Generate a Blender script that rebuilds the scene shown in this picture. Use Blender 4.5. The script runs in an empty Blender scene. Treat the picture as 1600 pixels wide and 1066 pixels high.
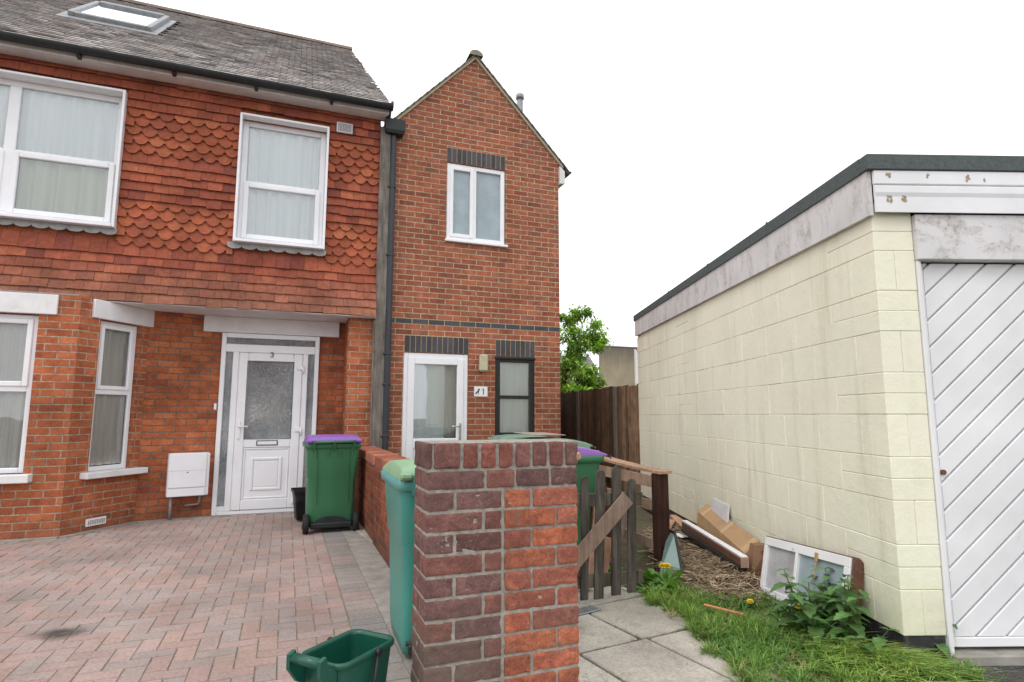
import bpy, math, random
from mathutils import Vector, Matrix, noise
R = random.Random(7)
PI = math.pi
SC = bpy.context.scene
COL = SC.collection

# ------------------------------------------------------------------ mesh helper
class MB:
    """collects faces; UVs are metric, taken from the coordinates before the transform M"""
    def __init__(s, M=None):
        s.v = []; s.f = []; s.c = []; s.uv = []; s.mi = []; s.sm = []
        s.M = M or Matrix.Identity(4)
    def vert(s, p):
        s.v.append(tuple(s.M @ Vector(p))); return len(s.v) - 1
    def face(s, pts, col=(1, 1, 1), mi=0, uv=None, smooth=False):
        pts = [Vector(p) for p in pts]
        n = Vector((0, 0, 0))
        for i in range(len(pts)):
            a, b = pts[i], pts[(i + 1) % len(pts)]
            n += Vector(((a.y - b.y) * (a.z + b.z), (a.z - b.z) * (a.x + b.x), (a.x - b.x) * (a.y + b.y)))
        s.rawface([s.vert(p) for p in pts], pts, n, col, mi, uv, smooth)
    def rawface(s, idx, pts, n, col, mi=0, uv=None, smooth=False):
        if uv is None:
            ax, ay, az = abs(n.x), abs(n.y), abs(n.z)
            if az >= ax and az >= ay: uv = [(p[0], p[1]) for p in pts]
            elif ax > ay: uv = [(p[1], p[2]) for p in pts]
            else: uv = [(p[0], p[2]) for p in pts]
        s.f.append(tuple(idx)); s.c.append(col); s.uv.append(uv); s.mi.append(mi); s.sm.append(smooth)
    def box(s, x0, x1, y0, y1, z0, z1, col=(1, 1, 1), mi=0, T=None):
        P = [Vector((x, y, z)) for z in (z0, z1) for y in (y0, y1) for x in (x0, x1)]
        if T is not None: P = [T @ p for p in P]
        for q in ((0, 2, 3, 1), (4, 5, 7, 6), (0, 1, 5, 4), (3, 2, 6, 7), (2, 0, 4, 6), (1, 3, 7, 5)):
            s.face([P[i] for i in q], col, mi)
    def bb(s, x0, x1, y0, y1, z0, z1, b=.004, col=(1, 1, 1), mi=0, T=None, jit=0.0, rnd=None):
        """box with chamfered edges"""
        cx, cy, cz = (x0 + x1) / 2, (y0 + y1) / 2, (z0 + z1) / 2
        h = (abs(x1 - x0) / 2, abs(y1 - y0) / 2, abs(z1 - z0) / 2)
        b = min(b, min(h) * .9)
        V = {}
        P = {}
        for sx in (-1, 1):
            for sy in (-1, 1):
                for sz in (-1, 1):
                    j = Vector((0, 0, 0))
                    if jit: j = Vector((rnd.uniform(-jit, jit), rnd.uniform(-jit, jit), rnd.uniform(-jit, jit)))
                    for ax in range(3):
                        d = [h[i] - (0 if i == ax else b) for i in range(3)]
                        p = Vector((cx + sx * d[0], cy + sy * d[1], cz + sz * d[2])) + j
                        if T is not None: p = T @ p
                        P[sx, sy, sz, ax] = p; V[sx, sy, sz, ax] = s.vert(p)
        def F(keys):
            pts = [P[k] for k in keys]
            n = Vector((0, 0, 0))
            for i in range(len(pts)):
                a, c = pts[i], pts[(i + 1) % len(pts)]
                n += Vector(((a.y - c.y) * (a.z + c.z), (a.z - c.z) * (a.x + c.x), (a.x - c.x) * (a.y + c.y)))
            ctr = sum(pts, Vector()) / len(pts)
            o = Vector((cx, cy, cz))
            if T is not None: o = T @ o
            if n.dot(ctr - o) < 0: keys = keys[::-1]; pts = pts[::-1]
            s.rawface([V[k] for k in keys], pts, n, col, mi)
        for sg in (-1, 1):
            F([(sg, -1, -1, 0), (sg, 1, -1, 0), (sg, 1, 1, 0), (sg, -1, 1, 0)])
            F([(-1, sg, -1, 1), (1, sg, -1, 1), (1, sg, 1, 1), (-1, sg, 1, 1)])
            F([(-1, -1, sg, 2), (1, -1, sg, 2), (1, 1, sg, 2), (-1, 1, sg, 2)])
        for a in (-1, 1):
            for c in (-1, 1):
                F([(a, c, -1, 0), (a, c, 1, 0), (a, c, 1, 1), (a, c, -1, 1)])
                F([(a, -1, c, 0), (a, 1, c, 0), (a, 1, c, 2), (a, -1, c, 2)])
                F([(-1, a, c, 1), (1, a, c, 1), (1, a, c, 2), (-1, a, c, 2)])
        for a in (-1, 1):
            for c in (-1, 1):
                for d in (-1, 1):
                    F([(a, c, d, 0), (a, c, d, 1), (a, c, d, 2)])
    def rough(s, x0, x1, y0, y1, z0, z1, col, r=.005, cell=.014, amp=.0013):
        """box with rounded, chipped and uneven faces"""
        lo = Vector((x0, y0, z0)); hi = Vector((x1, y1, z1)); off = Vector((R.uniform(0, 90), R.uniform(0, 90), R.uniform(0, 90)))
        r = min(r, min(hi - lo) * .45)
        def pos(p):
            q = Vector([min(max(p[i], lo[i] + r), hi[i] - r) for i in range(3)]); n = p - q
            n = n.normalized() if n.length > 1e-9 else Vector((0, 0, 0))
            chip = max(0.0, noise.noise(p * 34 + off) - .22) * .012
            return q + n * (r - chip) + noise.noise_vector(p * 46 + off) * amp + noise.noise_vector(p * 13 + off) * amp * .8
        for ax in range(3):
            u, v = [(1, 2), (2, 0), (0, 1)][ax]
            nu = max(2, round((hi[u] - lo[u]) / cell)); nv = max(2, round((hi[v] - lo[v]) / cell))
            us = [0, r] + [r + (hi[u] - lo[u] - 2 * r) * i / nu for i in range(1, nu)] + [hi[u] - lo[u] - r, hi[u] - lo[u]]
            vs = [0, r] + [r + (hi[v] - lo[v] - 2 * r) * i / nv for i in range(1, nv)] + [hi[v] - lo[v] - r, hi[v] - lo[v]]
            for sg in (0, 1):
                G_ = []
                for a in us:
                    row = []
                    for b in vs:
                        p = Vector((0, 0, 0)); p[ax] = hi[ax] if sg else lo[ax]; p[u] = lo[u] + a; p[v] = lo[v] + b
                        w = pos(p); row.append((s.vert(w), w))
                    G_.append(row)
                nn = Vector((0, 0, 0)); nn[ax] = 1
                for i in range(len(us) - 1):
                    for j in range(len(vs) - 1):
                        q = [G_[i][j], G_[i + 1][j], G_[i + 1][j + 1], G_[i][j + 1]]
                        if not sg: q = q[::-1]
                        s.rawface([t[0] for t in q], [t[1] for t in q], nn, col, 0, None, True)
    def beam(s, a, b, w, h, col=(1, 1, 1), ch=.003, up=(0, 0, 1), mi=0, jit=0, rnd=None):
        """chamfered bar of section w x h from a to b (w sideways, h along up)"""
        a, b = Vector(a), Vector(b); d = b - a; L = d.length; d.normalize()
        u = Vector(up); r = d.cross(u)
        if r.length < 1e-4: r = d.cross(Vector((0, 1, 0)))
        r.normalize(); u = r.cross(d)
        T = Matrix(((d.x, r.x, u.x, a.x), (d.y, r.y, u.y, a.y), (d.z, r.z, u.z, a.z), (0, 0, 0, 1)))
        s.bbT(T, 0, L, -w / 2, w / 2, -h / 2, h / 2, ch, col, mi, jit, rnd)
    def bbT(s, T, x0, x1, y0, y1, z0, z1, b, col=(1, 1, 1), mi=0, jit=0, rnd=None):
        old = s.M; s.M = old @ T
        s.bb(x0, x1, y0, y1, z0, z1, b, col, mi, None, jit, rnd); s.M = old
    def boxT(s, T, *a, **k):
        old = s.M; s.M = old @ T; s.box(*a, **k); s.M = old
    def tube(s, pts, r, seg=10, col=(1, 1, 1), cap=True, mi=0, arc=None):
        pts = [Vector(p) for p in pts]; n = len(pts)
        rs = r if isinstance(r, (list, tuple)) else [r] * n
        rings = []; prev = None
        for i, p in enumerate(pts):
            d = (pts[min(i + 1, n - 1)] - pts[max(i - 1, 0)]).normalized()
            if prev is None:
                u = Vector((0, 0, 1)) if abs(d.z) < .9 else Vector((0, 1, 0))
            else: u = prev
            a = d.cross(u).normalized(); u = a.cross(d).normalized(); prev = u
            rings.append([(s.vert(p + (a * math.cos(t) + u * math.sin(t)) * rs[i]), p + (a * math.cos(t) + u * math.sin(t)) * rs[i])
                          for t in [2 * PI * k / seg for k in range(seg)]])
        acc = 0
        for i in range(n - 1):
            L = (pts[i + 1] - pts[i]).length
            for k in range(seg):
                q = [rings[i][k], rings[i][(k + 1) % seg], rings[i + 1][(k + 1) % seg], rings[i + 1][k]]
                uv = [(k / seg * .3, acc), ((k + 1) / seg * .3, acc), ((k + 1) / seg * .3, acc + L), (k / seg * .3, acc + L)]
                s.rawface([x[0] for x in q][::-1], [x[1] for x in q][::-1], Vector((0, 0, 1)), col, mi, uv[::-1], True)
            acc += L
        if cap:
            for rg, fl in ((rings[0], False), (rings[-1], True)):
                q = rg[::-1] if fl else rg
                s.rawface([x[0] for x in q], [x[1] for x in q], Vector((0, 0, 1)), col, mi, None, False)
    def loft(s, rings, col=(1, 1, 1), closed=True, cap0=False, cap1=False, mi=0, smooth=True, flip=False):
        R_ = [[(s.vert(p), Vector(p)) for p in r] for r in rings]
        m = len(rings[0])
        for i in range(len(R_) - 1):
            for k in range(m if closed else m - 1):
                q = [R_[i][k], R_[i][(k + 1) % m], R_[i + 1][(k + 1) % m], R_[i + 1][k]]
                if flip: q = q[::-1]
                pts = [x[1] for x in q]
                n = (pts[1] - pts[0]).cross(pts[3] - pts[0])
                s.rawface([x[0] for x in q], pts, n, col, mi, None, smooth)
        for c, rg in ((cap0, R_[0][::-1]), (cap1, R_[-1])):
            if c:
                if flip: rg = rg[::-1]
                s.rawface([x[0] for x in rg], [x[1] for x in rg], Vector((0, 0, 1)), col, mi, None, False)
    def prism(s, poly, vec, col=(1, 1, 1), mi=0):
        """poly: 3-D points, extruded by vec"""
        vec = Vector(vec); A = [Vector(p) for p in poly]; B = [p + vec for p in A]
        n = Vector((0, 0, 0))
        for i in range(len(A)):
            a, c = A[i], A[(i + 1) % len(A)]
            n += Vector(((a.y - c.y) * (a.z + c.z), (a.z - c.z) * (a.x + c.x), (a.x - c.x) * (a.y + c.y)))
        if n.dot(vec) > 0: A, B = B, A
        s.face(A, col, mi); s.face(B[::-1], col, mi)
        for i in range(len(A)):
            j = (i + 1) % len(A)
            s.face([A[j], A[i], B[i], B[j]], col, mi)
    def build(s, name, mats, parent=None, org=(0, 0, 0), kind=None, label=None):
        me = bpy.data.meshes.new(name)
        ox, oy, oz = org
        me.from_pydata([(x - ox, y - oy, z - oz) for x, y, z in s.v], [], s.f)
        if not isinstance(mats, (list, tuple)): mats = [mats]
        for m in mats: me.materials.append(m)
        me.uv_layers.new(name='UVMap'); me.color_attributes.new('Col', 'FLOAT_COLOR', 'CORNER')
        uvs = []; cs = []
        for uv, c, f in zip(s.uv, s.c, s.f):
            for k in range(len(f)):
                uvs.extend(uv[k]); cs.extend((c[0], c[1], c[2], 1.0))
        me.uv_layers['UVMap'].data.foreach_set('uv', uvs); me.color_attributes['Col'].data.foreach_set('color', cs)
        me.polygons.foreach_set('material_index', s.mi)
        me.polygons.foreach_set('use_smooth', s.sm)
        me.update()
        o = bpy.data.objects.new(name, me); COL.objects.link(o)
        if parent is not None: o.parent = parent
        if kind: o['kind'] = kind
        if label: o['label'] = label
        return o

def thing(name, label, cat, loc=(0, 0, 0), rotz=0, group=None):
    o = bpy.data.objects.new(name, None); COL.objects.link(o)
    o.location = loc; o.rotation_euler = (0, 0, rotz); o.empty_display_size = .1
    o['label'] = label; o['category'] = cat
    if group: o['group'] = group
    return o
def tag(o, label, cat, group=None, kind=None):
    o['label'] = label; o['category'] = cat
    if group: o['group'] = group
    if kind: o['kind'] = kind
    return o
def frame(px, py, ang, pz=0):
    return Matrix.Translation((px, py, pz)) @ Matrix.Rotation(ang, 4, 'Z')

# ------------------------------------------------------------------ materials
class NT:
    def __init__(s, name):
        s.m = bpy.data.materials.new(name); s.m.use_nodes = True
        s.t = s.m.node_tree; s.t.nodes.clear()
        s.out = s.t.nodes.new('ShaderNodeOutputMaterial')
    def n(s, t, ins=None, **props):
        nd = s.t.nodes.new(t)
        for k, v in props.items(): setattr(nd, k, v)
        for k, v in (ins or {}).items():
            if isinstance(v, bpy.types.NodeSocket): s.t.links.new(v, nd.inputs[k])
            else: nd.inputs[k].default_value = v
        return nd
    def ma(s, op, a, b=0.0, c=0.0):
        return s.n('ShaderNodeMath', {0: a, 1: b, 2: c}, operation=op).outputs[0]
    def mix(s, fac, a, b, blend='MIX'):
        a = a if isinstance(a, bpy.types.NodeSocket) else (*a, 1)[:4]
        b = b if isinstance(b, bpy.types.NodeSocket) else (*b, 1)[:4]
        return s.n('ShaderNodeMix', {0: fac, 6: a, 7: b}, data_type='RGBA', blend_type=blend).outputs[2]
    def noise(s, vec, scale, detail=3, rough=.55, dist=0.0):
        ins = {'Scale': scale, 'Detail': detail, 'Roughness': rough, 'Distortion': dist}
        if vec is not None: ins['Vector'] = vec
        return s.n('ShaderNodeTexNoise', ins).outputs['Fac']
    def ramp(s, fac, stops, interp='LINEAR'):
        nd = s.n('ShaderNodeValToRGB', {0: fac}); cr = nd.color_ramp; cr.interpolation = interp
        while len(cr.elements) < len(stops): cr.elements.new(.5)
        for e, (p, c) in zip(cr.elements, stops):
            e.position = p; e.color = (*c, 1)[:4] if not isinstance(c, (int, float)) else (c, c, c, 1)
        return nd.outputs[0]
    def sstep(s, x, a, b):
        return s.n('ShaderNodeMapRange', {0: x, 1: a, 2: b, 3: 0.0, 4: 1.0}, interpolation_type='SMOOTHSTEP').outputs[0]
    def obj(s): return s.n('ShaderNodeTexCoord').outputs['Object']
    def uvv(s): return s.n('ShaderNodeUVMap', uv_map='UVMap').outputs[0]
    def geo(s): return s.n('ShaderNodeNewGeometry').outputs['Position']
    def col(s): return s.n('ShaderNodeVertexColor', layer_name='Col').outputs[0]
    def scl(s, vec, x, y, z):
        return s.n('ShaderNodeVectorMath', {0: vec, 1: (x, y, z)}, operation='MULTIPLY').outputs[0]
    def sep(s, vec): return s.n('ShaderNodeSeparateXYZ', {0: vec}).outputs
    def bump(s, h, dist, strength=1.0, normal=None):
        ins = {'Height': h, 'Distance': dist, 'Strength': strength}
        if normal is not None: ins['Normal'] = normal
        return s.n('ShaderNodeBump', ins).outputs[0]
    def done(s, col, rough=.8, normal=None, spec=.3, metal=0.0, **kw):
        ins = {'Base Color': col if isinstance(col, bpy.types.NodeSocket) else (*col, 1)[:4], 'Roughness': rough,
               'Specular IOR Level': spec, 'Metallic': metal}
        if normal is not None: ins['Normal'] = normal
        ins.update(kw)
        b = s.n('ShaderNodeBsdfPrincipled', ins)
        s.t.links.new(b.outputs[0], s.out.inputs[0]); return s.m

def brick_mat(name, W, H, mort, pal, mcol, v0=0.0, bump=.004, grime=.3, splash=0.0, pale=0.0):
    t = NT(name); uv = t.uvv(); pos = t.geo()
    wob = t.n('ShaderNodeTexNoise', {'Vector': pos, 'Scale': 26.0, 'Detail': 2.0}).outputs['Color']
    w = t.n('ShaderNodeVectorMath', {0: wob, 1: (.5, .5, .5)}, operation='SUBTRACT').outputs[0]
    w = t.scl(w, .005, .005, .005)
    uw = t.n('ShaderNodeVectorMath', {0: uv, 1: w}, operation='ADD').outputs[0]
    x = t.sep(uw)
    vv = t.ma('DIVIDE', t.ma('SUBTRACT', x[1], v0), H)
    row = t.ma('FLOOR', vv); fv = t.ma('FRACT', vv)
    par = t.ma('MULTIPLY', t.ma('FLOORED_MODULO', row, 2.0), .5)
    uu = t.ma('ADD', t.ma('DIVIDE', x[0], W), par)
    cl = t.ma('FLOOR', uu); fu = t.ma('FRACT', uu)
    du = t.ma('MULTIPLY', t.ma('MINIMUM', fu, t.ma('SUBTRACT', 1.0, fu)), W)
    dv = t.ma('MULTIPLY', t.ma('MINIMUM', fv, t.ma('SUBTRACT', 1.0, fv)), H)
    d = t.ma('MINIMUM', du, dv)
    mask = t.sstep(d, mort / 2 - .0022, mort / 2 + .0022)
    idv = t.n('ShaderNodeCombineXYZ', {0: cl, 1: row, 2: 3.3}).outputs[0]
    wn = t.n('ShaderNodeTexWhiteNoise', {'Vector': idv}, noise_dimensions='3D')
    rnd = wn.outputs['Value']
    bc = t.ramp(rnd, [(i / (len(pal) - 1), c) for i, c in enumerate(pal)])
    n1 = t.noise(pos, 60, 4, .65); n2 = t.noise(pos, 9, 3, .6); n3 = t.noise(pos, 1.1, 4, .6)
    bc = t.mix(1.0, bc, t.ramp(n1, [(.25, .62), (.55, 1.0), (.8, 1.3)]), 'MULTIPLY')
    bc = t.mix(1.0, bc, t.ramp(n2, [(.3, .72), (.62, 1.12)]), 'MULTIPLY')
    mc = t.mix(1.0, mcol, t.ramp(t.noise(pos, 22, 4, .6), [(.3, .6), (.65, 1.15)]), 'MULTIPLY')
    c = t.mix(mask, mc, bc)
    c = t.mix(1.0, c, t.ramp(n3, [(.32, 1 - grime), (.62, 1.06)]), 'MULTIPLY')
    if splash:
        z = t.sep(pos)[2]
        low = t.ma('MULTIPLY', t.sstep(t.ma('ADD', z, t.ma('MULTIPLY', n2, .25)), .42, .08), splash)
        c = t.mix(low, c, (.09, .065, .05))
    if pale:
        sp = t.sstep(t.noise(pos, 5.5, 5, .7), .68, .76)
        c = t.mix(t.ma('MULTIPLY', sp, pale), c, (.55, .45, .38))
    h = t.ma('ADD', t.ma('MULTIPLY', mask, 1.0), t.ma('MULTIPLY', n1, .35))
    tilt = t.ma('MULTIPLY', rnd, .25)
    h = t.ma('ADD', h, tilt)
    return t.done(c, .88, t.bump(h, bump, .9), spec=.2)

def attr_mat(name, rough=.85, var=.25, scale=30, bump=.002, spots=0.0, spotcol=(.5, .48, .42), grime=.2, gscale=2.0, moss=0.0, mosscol=(.06, .06, .03), stains=()):
    """per-face colour attribute broken up by noise"""
    t = NT(name); pos = t.geo(); c = t.col()
    n1 = t.noise(pos, scale, 5, .65); n2 = t.noise(pos, gscale, 4, .6)
    for sx, sy, sr, sa in stains:
        dv = t.n('ShaderNodeVectorMath', {0: t.scl(pos, 1, 1, 0), 1: (sx, sy, 0)}, operation='DISTANCE').outputs['Value']
        dv = t.ma('ADD', dv, t.ma('MULTIPLY', t.ma('SUBTRACT', t.noise(pos, 9, 4, .6), .5), sr * .9))
        c = t.mix(t.ma('MULTIPLY', t.sstep(dv, sr, sr * .12), sa), c, (.03, .027, .025))
    c = t.mix(1.0, c, t.ramp(n1, [(.25, 1 - var * 1.5), (.5, 1.0), (.78, 1 + var)]), 'MULTIPLY')
    c = t.mix(1.0, c, t.ramp(n2, [(.32, 1 - grime), (.65, 1 + grime * .3)]), 'MULTIPLY')
    if moss:
        mk = t.sstep(t.noise(pos, gscale * 3.1, 5, .7), .52, .68)
        c = t.mix(t.ma('MULTIPLY', mk, moss), c, mosscol)
    if spots:
        vz = t.n('ShaderNodeTexVoronoi', {'Vector': pos, 'Scale': scale * 2.2}, feature='F1').outputs['Distance']
        s1 = t.sstep(vz, .3, .16); s2 = t.sstep(t.noise(pos, scale * .32, 3, .6), .56, .68)
        c = t.mix(t.ma('MULTIPLY', t.ma('MULTIPLY', s1, s2), spots), c, spotcol)
    nf = t.noise(pos, scale * 2.6, 4, .7)
    h = t.ma('ADD', n1, t.ma('MULTIPLY', nf, .5))
    return t.done(c, rough, t.bump(h, bump, .8), spec=.25)

def plain(name, col, rough=.5, var=.08, scale=8, bump=.0, dirt=0.0, dirtcol=(.2, .18, .15), spec=.4, metal=0.0, streak=False):
    t = NT(name); pos = t.geo()
    v = t.scl(pos, 1, 1, .12) if streak else pos
    n1 = t.noise(v, scale, 4, .6)
    c = t.mix(1.0, col, t.ramp(n1, [(.3, 1 - var), (.65, 1 + var * .4)]), 'MULTIPLY')
    if dirt:
        d = t.sstep(t.noise(v, scale * 1.7, 6, .7), .5, .75)
        c = t.mix(t.ma('MULTIPLY', d, dirt), c, dirtcol)
    nm = None
    if bump: nm = t.bump(t.noise(pos, scale * 9, 3, .6), bump, .7)
    rr = t.ma('ADD', rough, t.ma('MULTIPLY', t.ma('SUBTRACT', n1, .5), .25))
    return t.done(c, rr, nm, spec=spec, metal=metal)

def wood_mat(name, c0, c1, grain=1.0, rough=.85, moss=0.0, mosscol=(.05, .06, .03)):
    t = NT(name); uv = t.obj()
    cr = t.col()
    g = t.noise(t.scl(uv, 34, 34, 3.2), 1.0 * grain, 5, .65, .3)
    c = t.ramp(g, [(.28, c0), (.7, c1)])
    c = t.mix(1.0, c, cr, 'MULTIPLY')
    c = t.mix(1.0, c, t.ramp(t.noise(uv, 3.2, 4, .6), [(.3, .62), (.68, 1.18)]), 'MULTIPLY')
    if moss:
        mk = t.sstep(t.noise(uv, 7, 5, .7), .5, .68)
        c = t.mix(t.ma('MULTIPLY', mk, moss), c, mosscol)
    return t.done(c, rough, t.bump(g, .0025, .8), spec=.2)

def glass_mat(name, tint=(.86, .9, .9), refl=.10, rough=.015, wav=.0):
    t = NT(name)
    nm = None
    if wav: nm = t.bump(t.noise(t.geo(), 2.2, 2, .5), wav, 1.0)
    ins = {'IOR': 1.5}
    if nm is not None: ins['Normal'] = nm
    fr = t.n('ShaderNodeFresnel', ins).outputs[0]
    fac = t.ma('MINIMUM', t.ma('ADD', t.ma('MULTIPLY', fr, 1.5), refl), 1.0)
    tr = t.n('ShaderNodeBsdfTransparent', {0: (*tint, 1)}).outputs[0]
    gi = {'Color': (.95, .97, 1, 1), 'Roughness': rough}
    if nm is not None: gi['Normal'] = nm
    gl = t.n('ShaderNodeBsdfGlossy', gi).outputs[0]
    mx = t.n('ShaderNodeMixShader', {0: fac, 1: tr, 2: gl}).outputs[0]
    t.t.links.new(mx, t.out.inputs[0]); return t.m

MT = {}
# new house: stretcher bond, 225 x 75, joints in buff mortar
MT['brick_new'] = brick_mat('red_facing_brick', .225, .075, .0125,
    [(.23, .080, .054), (.36, .112, .064), (.285, .098, .064), (.43, .135, .072), (.27, .108, .078), (.39, .138, .082), (.31, .090, .056)],
    (.46, .36, .225), v0=2.4625, grime=.22, pale=.22)
MT['brick_old'] = brick_mat('orange_stock_brick', .232, .079, .0125,
    [(.37, .105, .046), (.47, .145, .062), (.41, .115, .050), (.53, .175, .080), (.34, .095, .048), (.49, .15, .062)],
    (.40, .31, .23), v0=0.0, grime=.30, splash=.3, pale=.35)
MT['brick_porch'] = brick_mat('shaded_stock_brick', .232, .079, .012,
    [(.40, .118, .052), (.51, .16, .068), (.44, .128, .055), (.58, .195, .088), (.34, .095, .05), (.53, .165, .068)],
    (.21, .16, .125), v0=0.0, grime=.4, splash=.3, pale=.2)
MT['brick_dwarf'] = brick_mat('weathered_wall_brick', .23, .078, .010,
    [(.21, .05, .028), (.33, .085, .04), (.26, .07, .04), (.38, .11, .055), (.18, .05, .035)],
    (.23, .18, .13), v0=.0, grime=.45, splash=.4, pale=.6)
def pier_mat():
    t = NT('pier_brick'); pos = t.geo(); c = t.col()
    n0 = t.noise(pos, 13, 6, .7, .6); n1 = t.noise(pos, 42, 5, .7); n2 = t.noise(pos, 150, 4, .7)
    dk = t.mix(1.0, c, (.72, .66, .70), 'MULTIPLY'); lt = t.mix(1.0, c, (1.16, 1.14, 1.1), 'MULTIPLY')
    c2 = t.mix(t.sstep(n0, .36, .66), dk, lt)
    c2 = t.mix(1.0, c2, t.ramp(n1, [(.25, .60), (.5, 1.0), (.8, 1.35)]), 'MULTIPLY')
    c2 = t.mix(1.0, c2, t.ramp(n2, [(.28, .55), (.5, 1.0), (.8, 1.35)]), 'MULTIPLY')
    gr = t.sstep(t.noise(pos, 6, 5, .7), .56, .72)
    c2 = t.mix(t.ma('MULTIPLY', gr, .5), c2, (.20, .165, .13)); c2 = t.mix(.10, c2, (.27, .235, .20))
    wz = t.sstep(t.noise(pos, 7.5, 6, .8, .5), .60, .70)
    fl = t.sstep(t.noise(pos, 75, 4, .75), .54, .66)
    c2 = t.mix(t.ma('MULTIPLY', t.ma('MULTIPLY', wz, fl), .85), c2, (.60, .55, .48))
    s1 = t.sstep(t.noise(pos, 120, 5, .8), .60, .67); s2 = t.sstep(t.noise(pos, 8, 4, .7), .47, .62)
    c2 = t.mix(t.ma('MULTIPLY', t.ma('MULTIPLY', s1, s2), .8), c2, (.60, .55, .48))
    zz = t.sep(pos)
    low = t.sstep(t.ma('ADD', zz[2], t.ma('MULTIPLY', n0, .45)), .78, .35)
    lft = t.sstep(zz[0], -.42, -.62)
    c2 = t.mix(t.ma('MULTIPLY', t.ma('MULTIPLY', low, lft), .62), c2, (.165, .135, .105))
    h = t.ma('ADD', t.ma('MULTIPLY', n0, 1.2), t.ma('ADD', n1, t.ma('MULTIPLY', n2, .5)))
    return t.done(c2, .92, t.bump(h, .006, .9), spec=.2)
MT['pier_brick'] = pier_mat()
MT['coping_brick'] = attr_mat('coping_brick', .9, .34, 26, .004, spots=.3, spotcol=(.5, .45, .38), grime=.28, gscale=5, moss=.25, mosscol=(.16, .10, .07))
MT['chip'] = plain('bare_olive_board', (.36, .31, .20), .9, .3, 40)
MT['rust'] = plain('rusty_steel', (.16, .07, .035), .8, .4, 60)
MT['mortar'] = plain('grey_mortar', (.37, .34, .295), .95, .35, 34, .006, dirt=.35, dirtcol=(.20, .18, .14), spec=.1)
MT['blue_brick'] = attr_mat('blue_brick', .7, .25, 40, .001, grime=.25, gscale=3)
MT['buff_mortar'] = plain('buff_mortar', (.42, .32, .19), .95, .25, 30, .002, spec=.1)
STAINS = ((-2.44, -3.64, .15, .85), (-2.56, -3.60, .13, .4))
MT['hung_tile'] = attr_mat('hung_clay_tile', .85, .22, 22, .0018, grime=.3, gscale=2.2, moss=.25, mosscol=(.13, .075, .045))
MT['roof_tile'] = attr_mat('roof_clay_tile', .92, .25, 18, .003, spots=.45, spotcol=(.40, .38, .31), grime=.28, gscale=1.8, moss=.20, mosscol=(.20, .17, .13))
MT['paver'] = attr_mat('block_paver', .92, .22, 55, .0016, grime=.26, gscale=1.1, moss=.35, mosscol=(.215, .195, .145), stains=STAINS)
MT['joint_sand'] = plain('joint_sand', (.25, .225, .165), .95, .35, 12, .002, dirt=.5, dirtcol=(.17, .18, .09), spec=.1)
MT['slab'] = attr_mat('concrete_slab', .92, .24, 70, .0025, spots=.4, spotcol=(.42, .40, .36), grime=.34, gscale=2.6, moss=.42, mosscol=(.20, .175, .125))
MT['pvc'] = plain('white_upvc', (.80, .805, .835), .32, .06, 3, 0, dirt=.08, dirtcol=(.45, .44, .42), spec=.5)
MT['white_paint'] = plain('white_masonry_paint', (.74, .73, .74), .75, .1, 5, .001, dirt=.2, dirtcol=(.36, .33, .29))
MT['soffit'] = plain('white_soffit_paint', (.70, .69, .68), .75, .12, 4, .0008, dirt=.25, dirtcol=(.35, .32, .28))
MT['fascia'] = plain('fascia_paint', (.68, .67, .67), .6, .12, 4, 0, dirt=.35, dirtcol=(.36, .34, .30), streak=True)
MT['black_plastic'] = plain('black_plastic', (.018, .02, .023), .45, .2, 6, 0, dirt=.15, dirtcol=(.09, .09, .085))
MT['pipe_plastic'] = plain('grey_black_plastic', (.030, .034, .042), .4, .15, 6, 0, dirt=.2, dirtcol=(.08, .08, .08))
MT['black_paint'] = plain('black_gloss_paint', (.016, .017, .02), .38, .2, 10, .0006, dirt=.25, dirtcol=(.07, .07, .07))
MT['lead'] = plain('lead_sheet', (.30, .30, .30), .65, .25, 9, .001, dirt=.4, dirtcol=(.14, .13, .12))
MT['glass'] = glass_mat('window_glass', tint=(.93, .96, .96), refl=.13, wav=.001)
MT['glass_dim'] = glass_mat('shaded_window_glass', tint=(.88, .90, .89), refl=.05, wav=.0015)
MT['sky_glass'] = glass_mat('skylight_glass', tint=(.5, .55, .6), refl=.75)
def frosted(name, col, rough):
    t = NT(name); pos = t.geo()
    n1 = t.noise(pos, 5, 2, .5)
    c = t.mix(1.0, col, t.ramp(n1, [(.3, .86), (.7, 1.08)]), 'MULTIPLY')
    return t.done(c, rough, None, spec=.6)
MT['frosted'] = frosted('frosted_glass', (.29, .36, .395), .14)
def obscure():
    t = NT('stippled_glass'); pos = t.geo()
    vz = t.n('ShaderNodeTexVoronoi', {'Vector': pos, 'Scale': 95.0}, feature='F1').outputs['Distance']
    h = t.ma('ADD', vz, t.ma('MULTIPLY', t.noise(pos, 70, 3, .6), .8))
    nm = t.bump(h, .012, 1.0)
    c = t.ramp(t.noise(pos, 3.0, 2, .5), [(.3, (.06, .065, .07)), (.5, (.12, .135, .14)), (.7, (.19, .19, .175))])
    d = t.n('ShaderNodeBsdfDiffuse', {0: c}).outputs[0]
    g = t.n('ShaderNodeBsdfGlossy', {'Color': (.9, .93, .95, 1), 'Roughness': .10, 'Normal': nm}).outputs[0]
    fac = t.ramp(t.noise(pos, 2.1, 3, .6), [(.3, .18), (.5, .34), (.7, .55)])
    mx = t.n('ShaderNodeMixShader', {0: fac, 1: d, 2: g}).outputs[0]
    t.t.links.new(mx, t.out.inputs[0]); return t.m
MT['stippled'] = obscure()
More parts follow.
